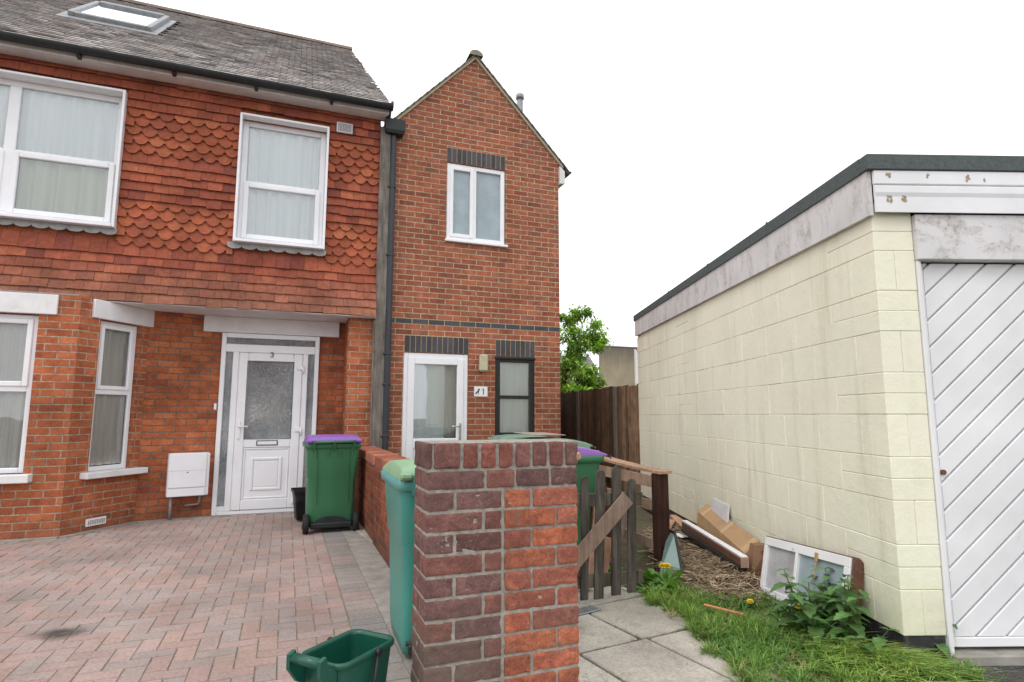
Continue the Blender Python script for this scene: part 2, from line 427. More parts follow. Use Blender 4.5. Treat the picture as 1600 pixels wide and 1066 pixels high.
def cloth(name, c0, c1, tr_=.05):
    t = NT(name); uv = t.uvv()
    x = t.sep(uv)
    n = t.noise(t.scl(uv, 9, .5, 1), 1.0, 3, .6)  # upright light and dark streaks paint fold shading into the cloth colour
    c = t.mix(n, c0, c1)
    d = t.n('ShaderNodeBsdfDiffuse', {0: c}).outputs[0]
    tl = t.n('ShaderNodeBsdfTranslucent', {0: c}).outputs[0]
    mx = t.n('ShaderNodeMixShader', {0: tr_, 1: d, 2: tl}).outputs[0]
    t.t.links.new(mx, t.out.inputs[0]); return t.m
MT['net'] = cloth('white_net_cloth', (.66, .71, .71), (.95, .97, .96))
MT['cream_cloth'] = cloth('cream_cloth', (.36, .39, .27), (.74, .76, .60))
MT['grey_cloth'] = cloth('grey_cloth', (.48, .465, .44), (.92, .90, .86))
MT['bin_green'] = plain('bin_green_plastic', (.040, .160, .074), .45, .14, 4, .0004, dirt=.12, dirtcol=(.10, .17, .10), streak=True)
MT['bin_teal'] = plain('bin_teal_plastic', (.055, .26, .215), .36, .14, 4, .0004, dirt=.10, dirtcol=(.12, .22, .18), streak=True)
MT['lid_purple'] = plain('purple_lid_plastic', (.25, .115, .42), .5, .12, 5, .0004, dirt=.1, dirtcol=(.4, .3, .5))
MT['lid_green'] = plain('pale_green_lid_plastic', (.25, .41, .25), .5, .12, 5, .0004, dirt=.2, dirtcol=(.2, .22, .12))
MT['lid_dull'] = plain('dull_green_lid_plastic', (.17, .27, .20), .5, .15, 5, .0004, dirt=.3, dirtcol=(.30, .30, .26))
MT['rim_teal'] = plain('teal_rim_plastic', (.10, .32, .30), .4, .1, 5)
MT['caddy'] = plain('dark_green_plastic', (.008, .085, .055), .33, .12, 6, .0003, dirt=.06, dirtcol=(.05, .12, .09), spec=.5)
MT['rubber'] = plain('black_rubber', (.015, .015, .016), .75, .2, 12, .0006)
MT['felt'] = plain('mineral_felt', (.105, .125, .125), .95, .25, 60, .003, dirt=.3, dirtcol=(.17, .18, .165), spec=.15)
def peel(name, base, under, lo, hi, vscale=(1, 1, 1), sc=5.0):
    t = NT(name); o = t.obj(); v = t.scl(o, *vscale)
    m = t.sstep(t.noise(v, sc, 7, .72, .4), lo, hi)
    fine = t.sstep(t.noise(t.scl(o, 1, 1, 1), 45, 4, .7), .45, .65)
    m2 = t.ma('MULTIPLY', m, t.ma('ADD', .35, t.ma('MULTIPLY', fine, .65)))
    c = t.mix(1.0, base, t.ramp(t.noise(o, 2.2, 3, .6), [(.3, .88), (.7, 1.04)]), 'MULTIPLY')
    c = t.mix(m2, c, under)
    return t.done(c, .7, t.bump(t.ma('SUBTRACT', 1.0, m2), .0012, .8), spec=.3)
MT['peel_board'] = peel('peeling_white_board', (.70, .685, .70), (.36, .32, .28), .47, .62, (1, 1, 1.6), 5.0)
MT['peel_side'] = peel('weathered_white_board', (.68, .665, .665), (.38, .345, .32), .44, .66, (1, .9, .35), 9.0)
MT['board_white'] = peel('chipped_white_board', (.80, .80, .825), (.30, .26, .18), .74, .78, (1, 1, 1.0), 6.0)
MT['door_white'] = peel('white_board_door', (.785, .785, .80), (.42, .38, .35), .62, .74, (1, 1, .5), 7.0)
def garage_paint():
    t = NT('cream_block_paint'); o = t.obj(); x = t.sep(o); c = t.col()
    big = t.noise(o, .9, 4, .6)
    base = t.mix(1.0, c, t.ramp(big, [(.3, .90), (.7, 1.03)]), 'MULTIPLY')
    st = t.sstep(t.noise(t.scl(o, 1.0, 3.0, .32), 2.2, 6, .68), .50, .74)
    base = t.mix(t.ma('MULTIPLY', st, .36), base, (.47, .45, .31))
    lowm = t.ma('MULTIPLY', t.sstep(t.ma('ADD', x[2], t.ma('MULTIPLY', t.noise(o, 6, 5, .7), .7)), .95, .25), .42)
    base = t.mix(lowm, base, (.40, .40, .25))
    pit = t.noise(o, 85, 4, .7); wav = t.noise(o, 14, 3, .6)
    h = t.ma('ADD', t.ma('MULTIPLY', pit, .45), t.ma('MULTIPLY', wav, 1.0))
    cr = t.sstep(t.noise(o, 3.5, 6, .8), .67, .73)
    base = t.mix(t.ma('MULTIPLY', cr, .18), base, (.50, .46, .34))
    return t.done(base, .82, t.bump(h, .0055, .8), spec=.25)
MT['garage'] = garage_paint()
MT['plinth'] = plain('black_bitumen_paint', (.03, .03, .032), .8, .3, 9, .003, dirt=.35, dirtcol=(.4, .38, .3))
MT['concrete'] = plain('plain_concrete', (.33, .31, .28), .92, .25, 9, .003, dirt=.4, dirtcol=(.14, .13, .10), spec=.15)
MT['old_wood'] = wood_mat('weathered_dark_wood', (.022, .018, .016), (.135, .115, .098), moss=.3)
MT['new_grey'] = wood_mat('brown_grey_board', (.17, .125, .10), (.34, .265, .215))
MT['post_grey'] = plain('grey_brown_post', (.15, .125, .105), .9, .25, 9, .002)
MT['card_grey'] = plain('weathered_card', (.33, .275, .23), .9, .2, 8)
MT['turf'] = None
MT['grey_wood'] = wood_mat('silvered_wood', (.10, .088, .075), (.265, .235, .205))
MT['new_wood'] = wood_mat('fresh_sawn_wood', (.30, .19, .13), (.50, .35, .26))
MT['post_wood'] = wood_mat('dark_stained_wood', (.022, .010, .008), (.075, .032, .024))
MT['fence_wood'] = wood_mat('stained_fence_board', (.050, .032, .021), (.165, .105, .066), moss=.3, mosscol=(.05, .05, .022))
MT['card'] = plain('brown_cardboard', (.40, .255, .135), .85, .12, 7, .0008, dirt=.15, dirtcol=(.26, .15, .08))
MT['tape'] = plain('parcel_tape', (.44, .27, .12), .35, .08, 9)
MT['print_red'] = plain('red_print', (.32, .06, .03), .8, .2, 30)
MT['poly'] = plain('grey_foam_board', (.60, .58, .60), .8, .08, 10, .001)
MT['paper'] = plain('white_scrap', (.78, .79, .80), .7, .08, 14)
MT['metal'] = plain('brushed_steel', (.50, .51, .52), .35, .15, 14, 0, metal=.8)
MT['galv'] = plain('dull_galvanised_metal', (.30, .31, .32), .55, .2, 14, 0, metal=.4)
MT['light_cover'] = plain('aged_cream_plastic', (.50, .46, .32), .5, .15, 9, 0, dirt=.35, dirtcol=(.20, .17, .10))
MT['ink'] = plain('black_ink', (.012, .012, .013), .6, .1, 10)
MT['render'] = None
def render_wall():
    t = NT('stained_render'); pos = t.geo(); z = t.sep(pos)[2]
    c = t.mix(1.0, (.36, .31, .22), t.ramp(t.noise(pos, .9, 5, .65), [(.3, .75), (.7, 1.1)]), 'MULTIPLY')
    s = t.noise(t.scl(pos, 3.0, 3.0, .22), 1.0, 5, .6)
    m = t.sstep(t.ma('ADD', z, t.ma('MULTIPLY', t.ma('SUBTRACT', s, .5), 2.2)), 3.55, 5.0)
    c = t.mix(t.ma('MULTIPLY', m, .8), c, (.12, .11, .095))
    return t.done(c, .9, None, spec=.15)
MT['render'] = render_wall()
MT['far_roof'] = plain('far_slate', (.20, .19, .19), .9, .2, 3)
MT['far_brick'] = plain('far_brick', (.30, .16, .11), .9, .2, 4)
MT['far_cream'] = plain('far_cream_render', (.50, .42, .32), .9, .12, 2)
MT['dark_room'] = plain('dark_interior', (.06, .06, .06), .9, .1, 3)
def leafm(name, spec=.35, rough=.5):
    t = NT(name); c = t.col(); pos = t.geo()
    c = t.mix(1.0, c, t.ramp(t.noise(pos, 40, 3, .6), [(.3, .75), (.7, 1.2)]), 'MULTIPLY')
    p = t.n('ShaderNodeBsdfPrincipled', {'Base Color': c, 'Roughness': rough, 'Specular IOR Level': spec}).outputs[0]
    tl = t.n('ShaderNodeBsdfTranslucent', {0: t.mix(1.0, c, (1.1, 1.3, .5), 'MULTIPLY')}).outputs[0]
    mx = t.n('ShaderNodeMixShader', {0: .3, 1: p, 2: tl}).outputs[0]
    t.t.links.new(mx, t.out.inputs[0]); return t.m
MT['leaf'] = leafm('leaf_green')
MT['straw'] = attr_mat('dry_straw', .9, .25, 30, .0, grime=.2)
MT['bark'] = plain('tree_bark', (.10, .08, .06), .95, .3, 12, .006)
MT['yellow'] = plain('yellow_petals', (.86, .66, .02), .6, .15, 40)
def ground_mat():
    t = NT('rough_ground'); pos = t.geo()
    a = t.noise(pos, 1.3, 6, .65); b = t.noise(pos, 24, 5, .7)
    c = t.ramp(a, [(.3, (.10, .085, .055)), (.5, (.135, .115, .08)), (.7, (.08, .10, .035))])
    c = t.mix(1.0, c, t.ramp(b, [(.3, .55), (.7, 1.3)]), 'MULTIPLY')
    return t.done(c, .95, t.bump(t.ma('ADD', a, t.ma('MULTIPLY', b, .4)), .03, .7), spec=.1)
MT['ground'] = ground_mat()
def turf_mat():
    t = NT('turf_soil'); pos = t.geo()
    a = t.noise(pos, 4.5, 6, .7); b = t.noise(pos, 40, 5, .75)
    c = t.ramp(a, [(.3, (.15, .12, .075)), (.46, (.12, .14, .045)), (.7, (.10, .17, .035))])
    c = t.mix(1.0, c, t.ramp(b, [(.3, .5), (.7, 1.35)]), 'MULTIPLY')
    return t.done(c, .95, t.bump(b, .02, .8), spec=.1)
MT['turf'] = turf_mat()
def asphalt_mat():
    t = NT('worn_asphalt'); pos = t.geo()
    vz = t.n('ShaderNodeTexVoronoi', {'Vector': pos, 'Scale': 110.0}, feature='F1')
    st = t.ramp(t.n('ShaderNodeTexWhiteNoise', {'Vector': vz.outputs['Position']}).outputs['Value'], [(0, .5), (.6, 1.0), (.9, 1.5), (1, 2.6)])
    c = t.mix(1.0, (.062, .060, .060), st, 'MULTIPLY')
    c = t.mix(t.ma('MULTIPLY', t.sstep(t.noise(pos, 2.5, 6, .7), .5, .7), .6), c, (.13, .11, .085))
    return t.done(c, .93, t.bump(vz.outputs['Distance'], .006, .8), spec=.2)
MT['asphalt'] = asphalt_mat()
# ------------------------------------------------------------------ builders for walls and windows
def wall(mb, x0, x1, z0, top, openings=(), depth=.1, breaks=(), y=0.0, col=(1, 1, 1)):
    """wall face at y looking towards -y with openings (x0,x1,z0,z1) and their reveals"""
    tf = top if callable(top) else (lambda x: top)
    xs = {x0, x1}
    for o in openings: xs.update((o[0], o[1]))
    xs.update(breaks); xs = sorted(x for x in xs if x0 - 1e-6 <= x <= x1 + 1e-6)
    for a, b in zip(xs, xs[1:]):
        m = (a + b) / 2; zz = z0
        for o in sorted((o for o in openings if o[0] < m < o[1]), key=lambda o: o[2]):
            if o[2] > zz + 1e-5: mb.face([(a, y, zz), (b, y, zz), (b, y, o[2]), (a, y, o[2])], col)
            zz = o[3]
        mb.face([(a, y, zz), (b, y, zz), (b, y, tf(b)), (a, y, tf(a))], col)
    for a, b, c, d in openings:
        e = y + depth
        mb.face([(a, y, c), (a, e, c), (a, e, d), (a, y, d)][::-1], col)
        mb.face([(b, y, c), (b, y, d), (b, e, d), (b, e, c)][::-1], col)
        mb.face([(a, y, d), (b, y, d), (b, e, d), (a, e, d)][::-1], col)
        mb.face([(a, y, c), (a, e, c), (b, e, c), (b, y, c)][::-1], col)

def ring(mb, x0, x1, z0, z1, y0, y1, w, b=.006, wb=None):
    """rectangular frame; w is the bar width, wb the bottom bar width"""
    wb = wb or w
    mb.bb(x0, x0 + w, y0, y1, z0, z1, b); mb.bb(x1 - w, x1, y0, y1, z0, z1, b)
    mb.bb(x0 + w, x1 - w, y0 + .001, y1, z1 - w, z1, b); mb.bb(x0 + w, x1 - w, y0 + .001, y1, z0, z0 + wb, b)

def pane(parent, M, x0, x1, z0, z1, y, mat, name='pane', org=(0, 0, 0)):
    m = MB(M); m.face([(x0, y, z0), (x1, y, z0), (x1, y, z1), (x0, y, z1)])
    return m.build(name, mat, parent, org)

def curtain(name, label, mat, M, x0, x1, z0, z1, y, amp=.02, waves=9, seed=1, gap=None, sway=None):
    rr = random.Random(seed); mb = MB(M)
    n = int((x1 - x0) / .012); ph = [rr.uniform(0, 6.3) for _ in range(3)]
    def pt(i, z):
        u = i / n; x = x0 + (x1 - x0) * u
        w = math.sin(2 * PI * waves * u + ph[0] + 1.4 * math.sin(2 * PI * 1.7 * u + ph[1])) * amp
        w += math.sin(2 * PI * waves * 2.3 * u + ph[2]) * amp * .45 * (.6 + .6 * math.sin(5 * u + ph[0]))
        k = 1 - .4 * (z - z0) / (z1 - z0)
        if sway: x += sway * (1 - (z - z0) / (z1 - z0)) * (u - .3)
        return (x, y + .03 + w * k, z)
    zs = [z0 + (z1 - z0) * k / 6 for k in range(7)]
    segs = [(0, n)] if gap is None else [(0, int(gap[0] * n)), (int(gap[1] * n), n)]
    for a, b in segs:
        idx = {}
        for i in range(a, b + 1):
            for k, z in enumerate(zs): idx[i, k] = (mb.vert(pt(i, z)), pt(i, z))
        for i in range(a, b):
            for k in range(6):
                q = [idx[i, k], idx[i + 1, k], idx[i + 1, k + 1], idx[i, k + 1]]
                mb.rawface([t[0] for t in q], [t[1] for t in q], Vector((0, -1, 0)), (1, 1, 1), 0, [(t[1][0], t[1][2]) for t in q], True)
    return tag(mb.build(name, mat), label, 'curtain')

I4 = Matrix.Identity(4)
# ================================================================== NEW HOUSE (number 1)
NH = thing('narrow_brick_house', 'narrow red brick infill house with steep gable, white door and black framed window', 'house', (1.1, 0, 0))
NO = (1.1, 0, 0)
APX, APZ = 1.075, 6.494
def gable(x): return APZ - abs(x - APX) * 1.045
mb = MB()
OP = [(.672, 1.560, 3.66, 4.838), (.115, 1.020, -.02, 2.078), (1.418, 2.022, .92, 2.066)]
wall(mb, -.27, 2.43, -.05, gable, OP, .085, [APX])
mb.face([(2.43, 0, -.05), (2.43, 6, -.05), (2.43, 6, gable(2.43)), (2.43, 0, gable(2.43))])
mb.face([(-.27, 6, -.05), (-.27, 0, -.05), (-.27, 0, gable(-.27)), (-.27, 6, gable(-.27))])
mb.face([(2.43, 6, -.05), (-.27, 6, -.05), (-.27, 6, gable(-.27)), (APX, 6, APZ), (2.43, 6, gable(2.43))])
mb.build('wall', MT['brick_new'], NH, NO)
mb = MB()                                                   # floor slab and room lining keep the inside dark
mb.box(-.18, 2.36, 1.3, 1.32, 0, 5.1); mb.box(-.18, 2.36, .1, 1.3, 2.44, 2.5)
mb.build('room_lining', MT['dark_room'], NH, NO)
# string course of blue bricks
mb = MB(); mb.box(-.2, 2.432, -.0015, .01, 2.458, 2.542); mb.build('course_mortar', MT['buff_mortar'], NH, NO)
mb = MB(); x = -.2; k = 0
edges = [-.2, -.006] + [.225 * j - .005 for j in range(1, 11)] + [2.434]
for a, b in zip(edges, edges[1:]):
    v = R.uniform(.75, 1.15)
    mb.bb(a + .005, b - .005, -.004, .02, 2.4675, 2.5325, .003, (.085 * v, .088 * v, .105 * v))
mb.build('string_course', MT['blue_brick'], NH, NO)
def soldier(x0, x1, z0, z1, n):
    m = MB(); m.box(x0, x1, -.0015, .015, z0, z1); m.build('lintel_mortar', MT['buff_mortar'], NH, NO)
    m = MB(); w = (x1 - x0) / n
    for i in range(n):
        v = R.uniform(.7, 1.15)
        m.bb(x0 + i * w + .004, x0 + (i + 1) * w - .004, -.005, .02, z0 + .002, z1 - .005, .003, (.080 * v, .078 * v, .088 * v))
    m.build('lintel', MT['blue_brick'], NH, NO)
soldier(.668, 1.556, 4.842, 5.060, 12)
soldier(.125, 1.022, 2.082, 2.308, 12)
soldier(1.420, 2.024, 2.070, 2.306, 8)
# verge undercloak, roof slopes, ridge
SL = 1.045
def verge(sgn, xe):
    m = MB(); ze = gable(xe)
    a = (APX, -.03, APZ + .002); b = (xe, -.03, ze + .002)
    m.prism([a, b, (b[0], b[1], b[2] + .045), (a[0], a[1], a[2] + .045)], (0, .2, 0))
    m.build('verge_mortar', MT['buff_verge'], NH, NO)
    m = MB(); rr = random.Random(3)
    d = Vector((sgn, 0, -SL)).normalized(); nrm = Vector((sgn * SL, 0, 1)).normalized()
    L = (Vector((xe, 0, ze)) - Vector((APX, 0, APZ))).length + .12
    nrow = int(L / .13)
    y = -.055
    for r in range(nrow + 1):
        s1 = min(L, (r + 1) * .13)
        for c in range(24):
            v = rr.uniform(.8, 1.15)
            o = Vector((APX, 0, APZ + .05)) + d * (s1 - .15)
            o = o + nrm * .004
            T = Matrix(((d.x, 0, nrm.x, o.x), (0, 1, 0, y + c * .255 + (.127 if r % 2 and c else 0)), (d.z, 0, nrm.z, o.z), (0, 0, 0, 1)))
            t2 = T @ Matrix.Rotation(.05, 4, 'Y')
            m.boxT(t2, 0, .155, 0, .25 if not (r % 2 == 1 and c == 0) else .377, 0, .014, (.20 * v, .185 * v, .155 * v))
    m.build('roof', MT['roof_tile'], NH, NO)
MT['buff_verge'] = plain('verge_mortar', (.47, .42, .30), .95, .2, 14, .002, dirt=.3, dirtcol=(.2, .18, .13))
verge(-1, -.21); verge(1, 2.50)
mb = MB()
for k in range(14):
    y0 = -.07 + k * .45; pr = [(APX + math.cos(t) * .105, y0, APZ + .035 + math.sin(t) * .085) for t in [PI * i / 8 for i in range(9)]]
    mb.loft([pr, [(p[0], y0 + .445, p[2]) for p in pr]], (.25, .23, .19), closed=False, smooth=True)
    mb.face(pr[::-1], (.27, .24, .19))
mb.build('ridge', MT['roof_tile'], NH, NO)
mb = MB(); mb.prism([(2.432, -.05, 4.75), (2.515, -.05, 4.76), (2.515, -.05, 4.955), (2.432, -.05, 5.03)], (0, .30, 0))
mb.box(2.50, 2.52, .26, 6, 4.80, 4.955)
mb.build('eave_box', MT['fascia'], NH, NO)
mb = MB()
pr = [(2.575 + math.cos(t) * .055, -.06, 4.965 + math.sin(t) * .055) for t in [PI + PI * i / 8 for i in range(9)]]
mb.loft([pr, [(p[0], 6, p[2]) for p in pr]], closed=False, smooth=True); mb.face(pr); 
mb.build('gutter', MT['black_plastic'], NH, NO)
mb = MB(); mb.tube([(2.15, .9, 5.2), (2.15, .9, 6.561)], .052, 14); mb.tube([(2.15, .9, 6.56), (2.15, .9, 6.64)], .068, 14)
mb.build('flue', MT['galv'], NH, NO)

# upper window
mb = MB(); ring(mb, .676, 1.556, 3.70, 4.834, .015, .085, .062)
mb.bb(1.058, 1.118, .016, .085, 3.762, 4.772, .005)
ring(mb, .722, 1.075, 3.745, 4.79, .002, .06, .052, .007)
w = mb.build('window', MT['pvc'], NH, NO)
mb = MB(); mb.bb(.655, 1.592, -.045, .08, 3.662, 3.698, .006); mb.build('sill', MT['pvc'], w, NO)
pane(w, I4, .77, 1.03, 3.79, 4.745, .045, MT['frosted'], org=NO); pane(w, I4, 1.114, 1.498, 3.758, 4.776, .055, MT['frosted'], org=NO)
# lower black window
mb = MB(); ring(mb, 1.424, 2.016, .925, 2.06, .012, .085, .072, .006)
mb.bb(1.49, 1.95, .02, .08, 1.468, 1.516, .005); mb.bb(1.41, 2.03, -.02, .03, 2.030, 2.062, .006)
w = mb.build('window', MT['black_paint'], NH, NO, label='black painted timber window with one crossbar')
for a, b in ((.99, 1.472), (1.512, 1.992)): pane(w, I4, 1.490, 1.948, a, b, .030, MT['glass'], org=NO)
mb = MB(); mb.bb(1.40, 2.04, -.05, .085, .885, .922, .006); mb.build('sill', MT['black_paint'], w, NO)
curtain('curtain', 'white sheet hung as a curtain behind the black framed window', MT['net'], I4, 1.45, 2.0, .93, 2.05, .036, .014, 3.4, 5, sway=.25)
# front door of number 1
mb = MB(); ring(mb, .118, 1.017, .0, 2.074, .01, .085, .062, .007, .05); fr = mb.build('door_frame', MT['pvc'], NH, NO)
mb = MB(); ring(mb, .178, .957, .052, 2.014, -.004, .06, .094, .008, .15)
mb.bb(.27, .865, .0, .055, .80, .925, .006)
mb.bb(.27, .865, .02, .05, .20, .80, .004); mb.bb(.30, .835, .012, .03, .28, .755, .012)
dr = mb.build('door', MT['pvc'], NH, NO)
pane(dr, I4, .265, .87, .925, 1.925, .03, MT['glass'], org=NO)
mb = MB(); mb.bb(.893, .923, -.018, 0, .90, 1.13, .005)
mb.tube([(.908, -.01, 1.085), (.908, -.05, 1.085), (.78, -.055, 1.085)], .009, 8); mb.build('handle', MT['metal'], dr, NO)
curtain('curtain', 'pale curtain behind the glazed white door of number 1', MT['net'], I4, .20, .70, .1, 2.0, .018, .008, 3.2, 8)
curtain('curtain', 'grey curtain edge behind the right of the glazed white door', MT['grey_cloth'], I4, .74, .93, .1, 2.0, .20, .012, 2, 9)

# wall light and number plate
wl = thing('wall_light', 'aged cream bulkhead lamp on the brickwork right of the door of number 1', 'wall light', (1.222, 0, 1.838))
mb = MB(); mb.bb(-.052, .052, -.035, -.001, .015, .228, .01); mb.build('base', MT['light_cover'], wl)
mb = MB(); mb.bb(-.062, .062, -.095, -.036, .0, .24, .02); mb.build('cover', MT['light_cover'], wl)
pl = thing('number_plate', 'small white plaque with a dog silhouette and the number 1', 'house sign', (1.203, 0, 1.494))
mb = MB(); mb.bb(-.098, .098, -.012, -.001, 0, .138, .003); mb.build('plate', MT['paper'], pl)
mb = MB()
mb.prism([(.030, -.012, .095), (.030, -.012, .030), (.042, -.012, .030), (.042, -.012, .112), (.034, -.012, .112), (.020, -.012, .098)], (0, -.0015, 0))
mb.build('numeral', MT['ink'], pl)
mb = MB()
dog = [(-.074, .028), (-.066, .028), (-.060, .050), (-.044, .052), (-.044, .030), (-.035, .028), (-.034, .062), (-.024, .082), (-.018, .094), (-.020, .108), (-.030, .112), (-.038, .106), (-.048, .104), (-.046, .096), (-.038, .094), (-.046, .080), (-.064, .066), (-.072, .058), (-.080, .046)]
mb.prism([(x, -.012, z) for x, z in dog], (0, -.0015, 0)); mb.build('dog_motif', MT['ink'], pl)

# ================================================================== OLD HOUSE (number 3)
OO = (-3.0, .2, 0)
OH = thing('tile_hung_house', 'older terraced house with orange hung tiles above orange brick and a white front door', 'house', OO)
XE = -.285
CA = math.atan2(.73, .51); CM = frame(-3.43, -.40, CA); CL = math.hypot(.51, .73)
MA = math.atan2(.17, .79); MM = frame(-2.92, .33, MA); ML = math.hypot(.79, .17)
mb = MB()
wall(mb, -6.4, -3.43, -.05, 2.50, [(-5.62, -3.785, .64, 2.28)], .09, y=-.40)
mb.M = CM; wall(mb, 0, CL, -.05, 2.50, [(.255, .775, .62, 2.29)], .09)
mb.M = I4
mb.build('bay_wall', MT['brick_old'], OH, OO)
mb = MB()
mb.M = MM; wall(mb, 0, ML, -.05, 2.50)
mb.M = I4
wall(mb, -2.13, -.61, -.05, 2.50, [(-2.129, -.937, -.04, 2.286)], .08, y=.5)
mb.face([(-.61, .5, -.05), (-.61, 0, -.05), (-.61, 0, 2.52), (-.61, .5, 2.52)])
mb.build('porch_wall', MT['brick_porch'], OH, OO)
mb = MB(); wall(mb, -.61, XE + .001, -.05, 2.52)
mb.build('porch_pier', MT['brick_old'], OH, OO)
mb = MB(); W1 = (-4.36, -3.262, 3.37, 5.045); W1A = (-5.46, -4.36, 3.37, 5.045); W2 = (-2.026, -.954, 3.345, 5.01)
wall(mb, -8.2, XE, 2.513, 5.33, [(-5.44, -3.29, 3.40, 5.02), (-2.0, -.98, 3.37, 4.98)], .20, y=.0)
mb.face([(XE, 0, -.05), (XE, 6.4, -.05), (XE, 6.4, 5.3), (XE, 3.05, 8.0), (XE, 0, 5.3)])
mb.face([(XE, 6.4, -.05), (-8.2, 6.4, -.05), (-8.2, 6.4, 5.3), (XE, 6.4, 5.3)])
mb.face([(-8.2, 6.4, -.05), (-8.2, 0, -.05), (-8.2, 0, 5.3), (-8.2, 3.05, 8.0), (-8.2, 6.4, 5.3)])
mb.face([(-8.2, 0, -.05), (-6.4, 0, -.05), (-6.4, 0, 2.45), (-8.2, 0, 2.45)])
mb.face([(-6.4, 0, -.05), (-6.4, -.40, -.05), (-6.4, -.40, 2.5), (-6.4, 0, 2.5)])
mb.build('wall', MT['brick_porch'], OH, OO)
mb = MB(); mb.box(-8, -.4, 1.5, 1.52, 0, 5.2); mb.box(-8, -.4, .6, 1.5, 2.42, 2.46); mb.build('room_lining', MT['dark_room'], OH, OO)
# soffit over porch and bay
mb = MB(); mb.box(-6.45, XE + .002, -.140, .52, 2.498, 2.510); mb.build('porch_soffit', MT['soffit'], OH, OO)

# hung tiles
def flare(z):
    return -.115 * (max(0.0, 3.05 - z) / .54) ** 1.3
G = .1127; TW = .165
mb = MB(); rr = random.Random(11)
pal = [(.325, .086, .050), (.36, .098, .054), (.34, .091, .051), (.30, .079, .048), (.385, .115, .061), (.285, .077, .049), (.355, .097, .053), (.33, .088, .050)]
def blocked(xa, xb, za, zb):
    res = [(xa, xb)]
    for (a, b, c, d) in (W1, W1A, W2):
        if zb > c - .075 and za < d - .01:
            nr = []
            for p, q in res:
                if q <= a or p >= b: nr.append((p, q)); continue
                if p < a: nr.append((p, a))
                if q > b: nr.append((b, q))
            res = nr
    return [r for r in res if r[1] - r[0] > .012]
for row in range(25):
    z0 = 2.512 + row * G
    scal = row in (6, 7, 8, 9, 10, 16, 17, 18, 19, 20)
    off = (row % 2) * TW / 2
    yb0 = flare(z0); yt0 = flare(z0 + G)
    n = int(8.0 / TW) + 2
    for c in range(n):
        xa = -8.2 + c * TW - off; xb = xa + TW - .003
        xb = min(xb, XE + .006)
        if xb - xa < .02: continue
        jz = rr.uniform(-.006, .006); jy = rr.uniform(0, .007)
        if rr.random() < .025: jz -= .012; jy += .01
        base = pal[rr.randrange(len(pal))]; v = rr.uniform(.86, 1.14)
        if not scal and rr.random() < .10: base = (.25, .070, .050)
        if scal: base = tuple(p * q for p, q in zip(base, (1.05, 1.08, .97)))
        if row < 4: base = tuple(p * (.40 + .12 * row) + q * (.60 - .12 * row) for p, q in zip(base, (.24, .125, .082)))
        colr = tuple(p * v for p in base)
        zt = z0 + G + .075; zb = z0 + jz
        if zt > 5.33: zt = 5.33
        skew = rr.uniform(-.003, .003)
        def P(x, z):
            # the plate leans out towards its bottom edge
            k = (z - zb) / (zt - zb)
            y = (-.050 - jy + yb0) * (1 - k) + (-.012 + yt0 * .9) * k
            return (x, y, z)
        for p, q in blocked(xa, xb, zb, zt):
            if not scal or (q - p) < TW * .8:
                poly = [P(p, zb + skew), P(q, zb - skew), P(q, zt), P(p, zt)]
            else:
                cx = (p + q) / 2; r = .0675; sh = .052
                poly = [P(p, zb + sh), P(cx - r - .002, zb + sh)]
                for i in range(0, 11):
                    t = PI + PI * i / 10
                    poly.append(P(cx + math.cos(t) * r, zb + r * .93 + math.sin(t) * r * .93 if True else 0))
                poly += [P(cx + r + .002, zb + sh), P(q, zb + sh), P(q, zt), P(p, zt)]
            mb.face(poly, colr)
            th = Vector((0, .014, 0)); L_ = len(poly)
            for i in range(L_):
                if i == L_ - 2: continue
                a, b = Vector(poly[i]), Vector(poly[(i + 1) % L_])
                mb.face([b, a, a + th, b + th], tuple(x * .7 for x in colr))
mb.build('tile_hanging', MT['hung_tile'], OH, OO)

# roof
PIT = math.radians(40); EY, EZ = -.27, 5.375
def slope(x, s, h=0.0): return Vector((x, EY + s * math.cos(PIT) - h * math.sin(PIT), EZ + s * math.sin(PIT) + h * math.cos(PIT)))
SLEN = (2.96 - EY) / math.cos(PIT)
def vx(s): return -.185 - .30 * (s / SLEN)
mb = MB()
mb.face([slope(-8.2, 0, -.03), slope(-.2, 0, -.03), slope(-.5, SLEN, -.03), slope(-8.2, SLEN, -.03)], (.22, .20, .19))
rz = slope(0, SLEN); back = lambda x: Vector((x, rz.y + 3.4, rz.z - 3.4 * math.tan(PIT)))
mb.face([(-8.2, rz.y, rz.z), (-.5, rz.y, rz.z), back(-.3), back(-8.2)], (.17, .15, .14))
rr = random.Random(5); rp = [(.54, .50, .485), (.58, .535, .515), (.50, .475, .465), (.62, .565, .54), (.55, .48, .46), (.53, .505, .505)]
rows = int(SLEN / .1) + 1
SKX0, SKX1, SKS0, SKS1 = -4.30, -3.32, 1.78, 3.13
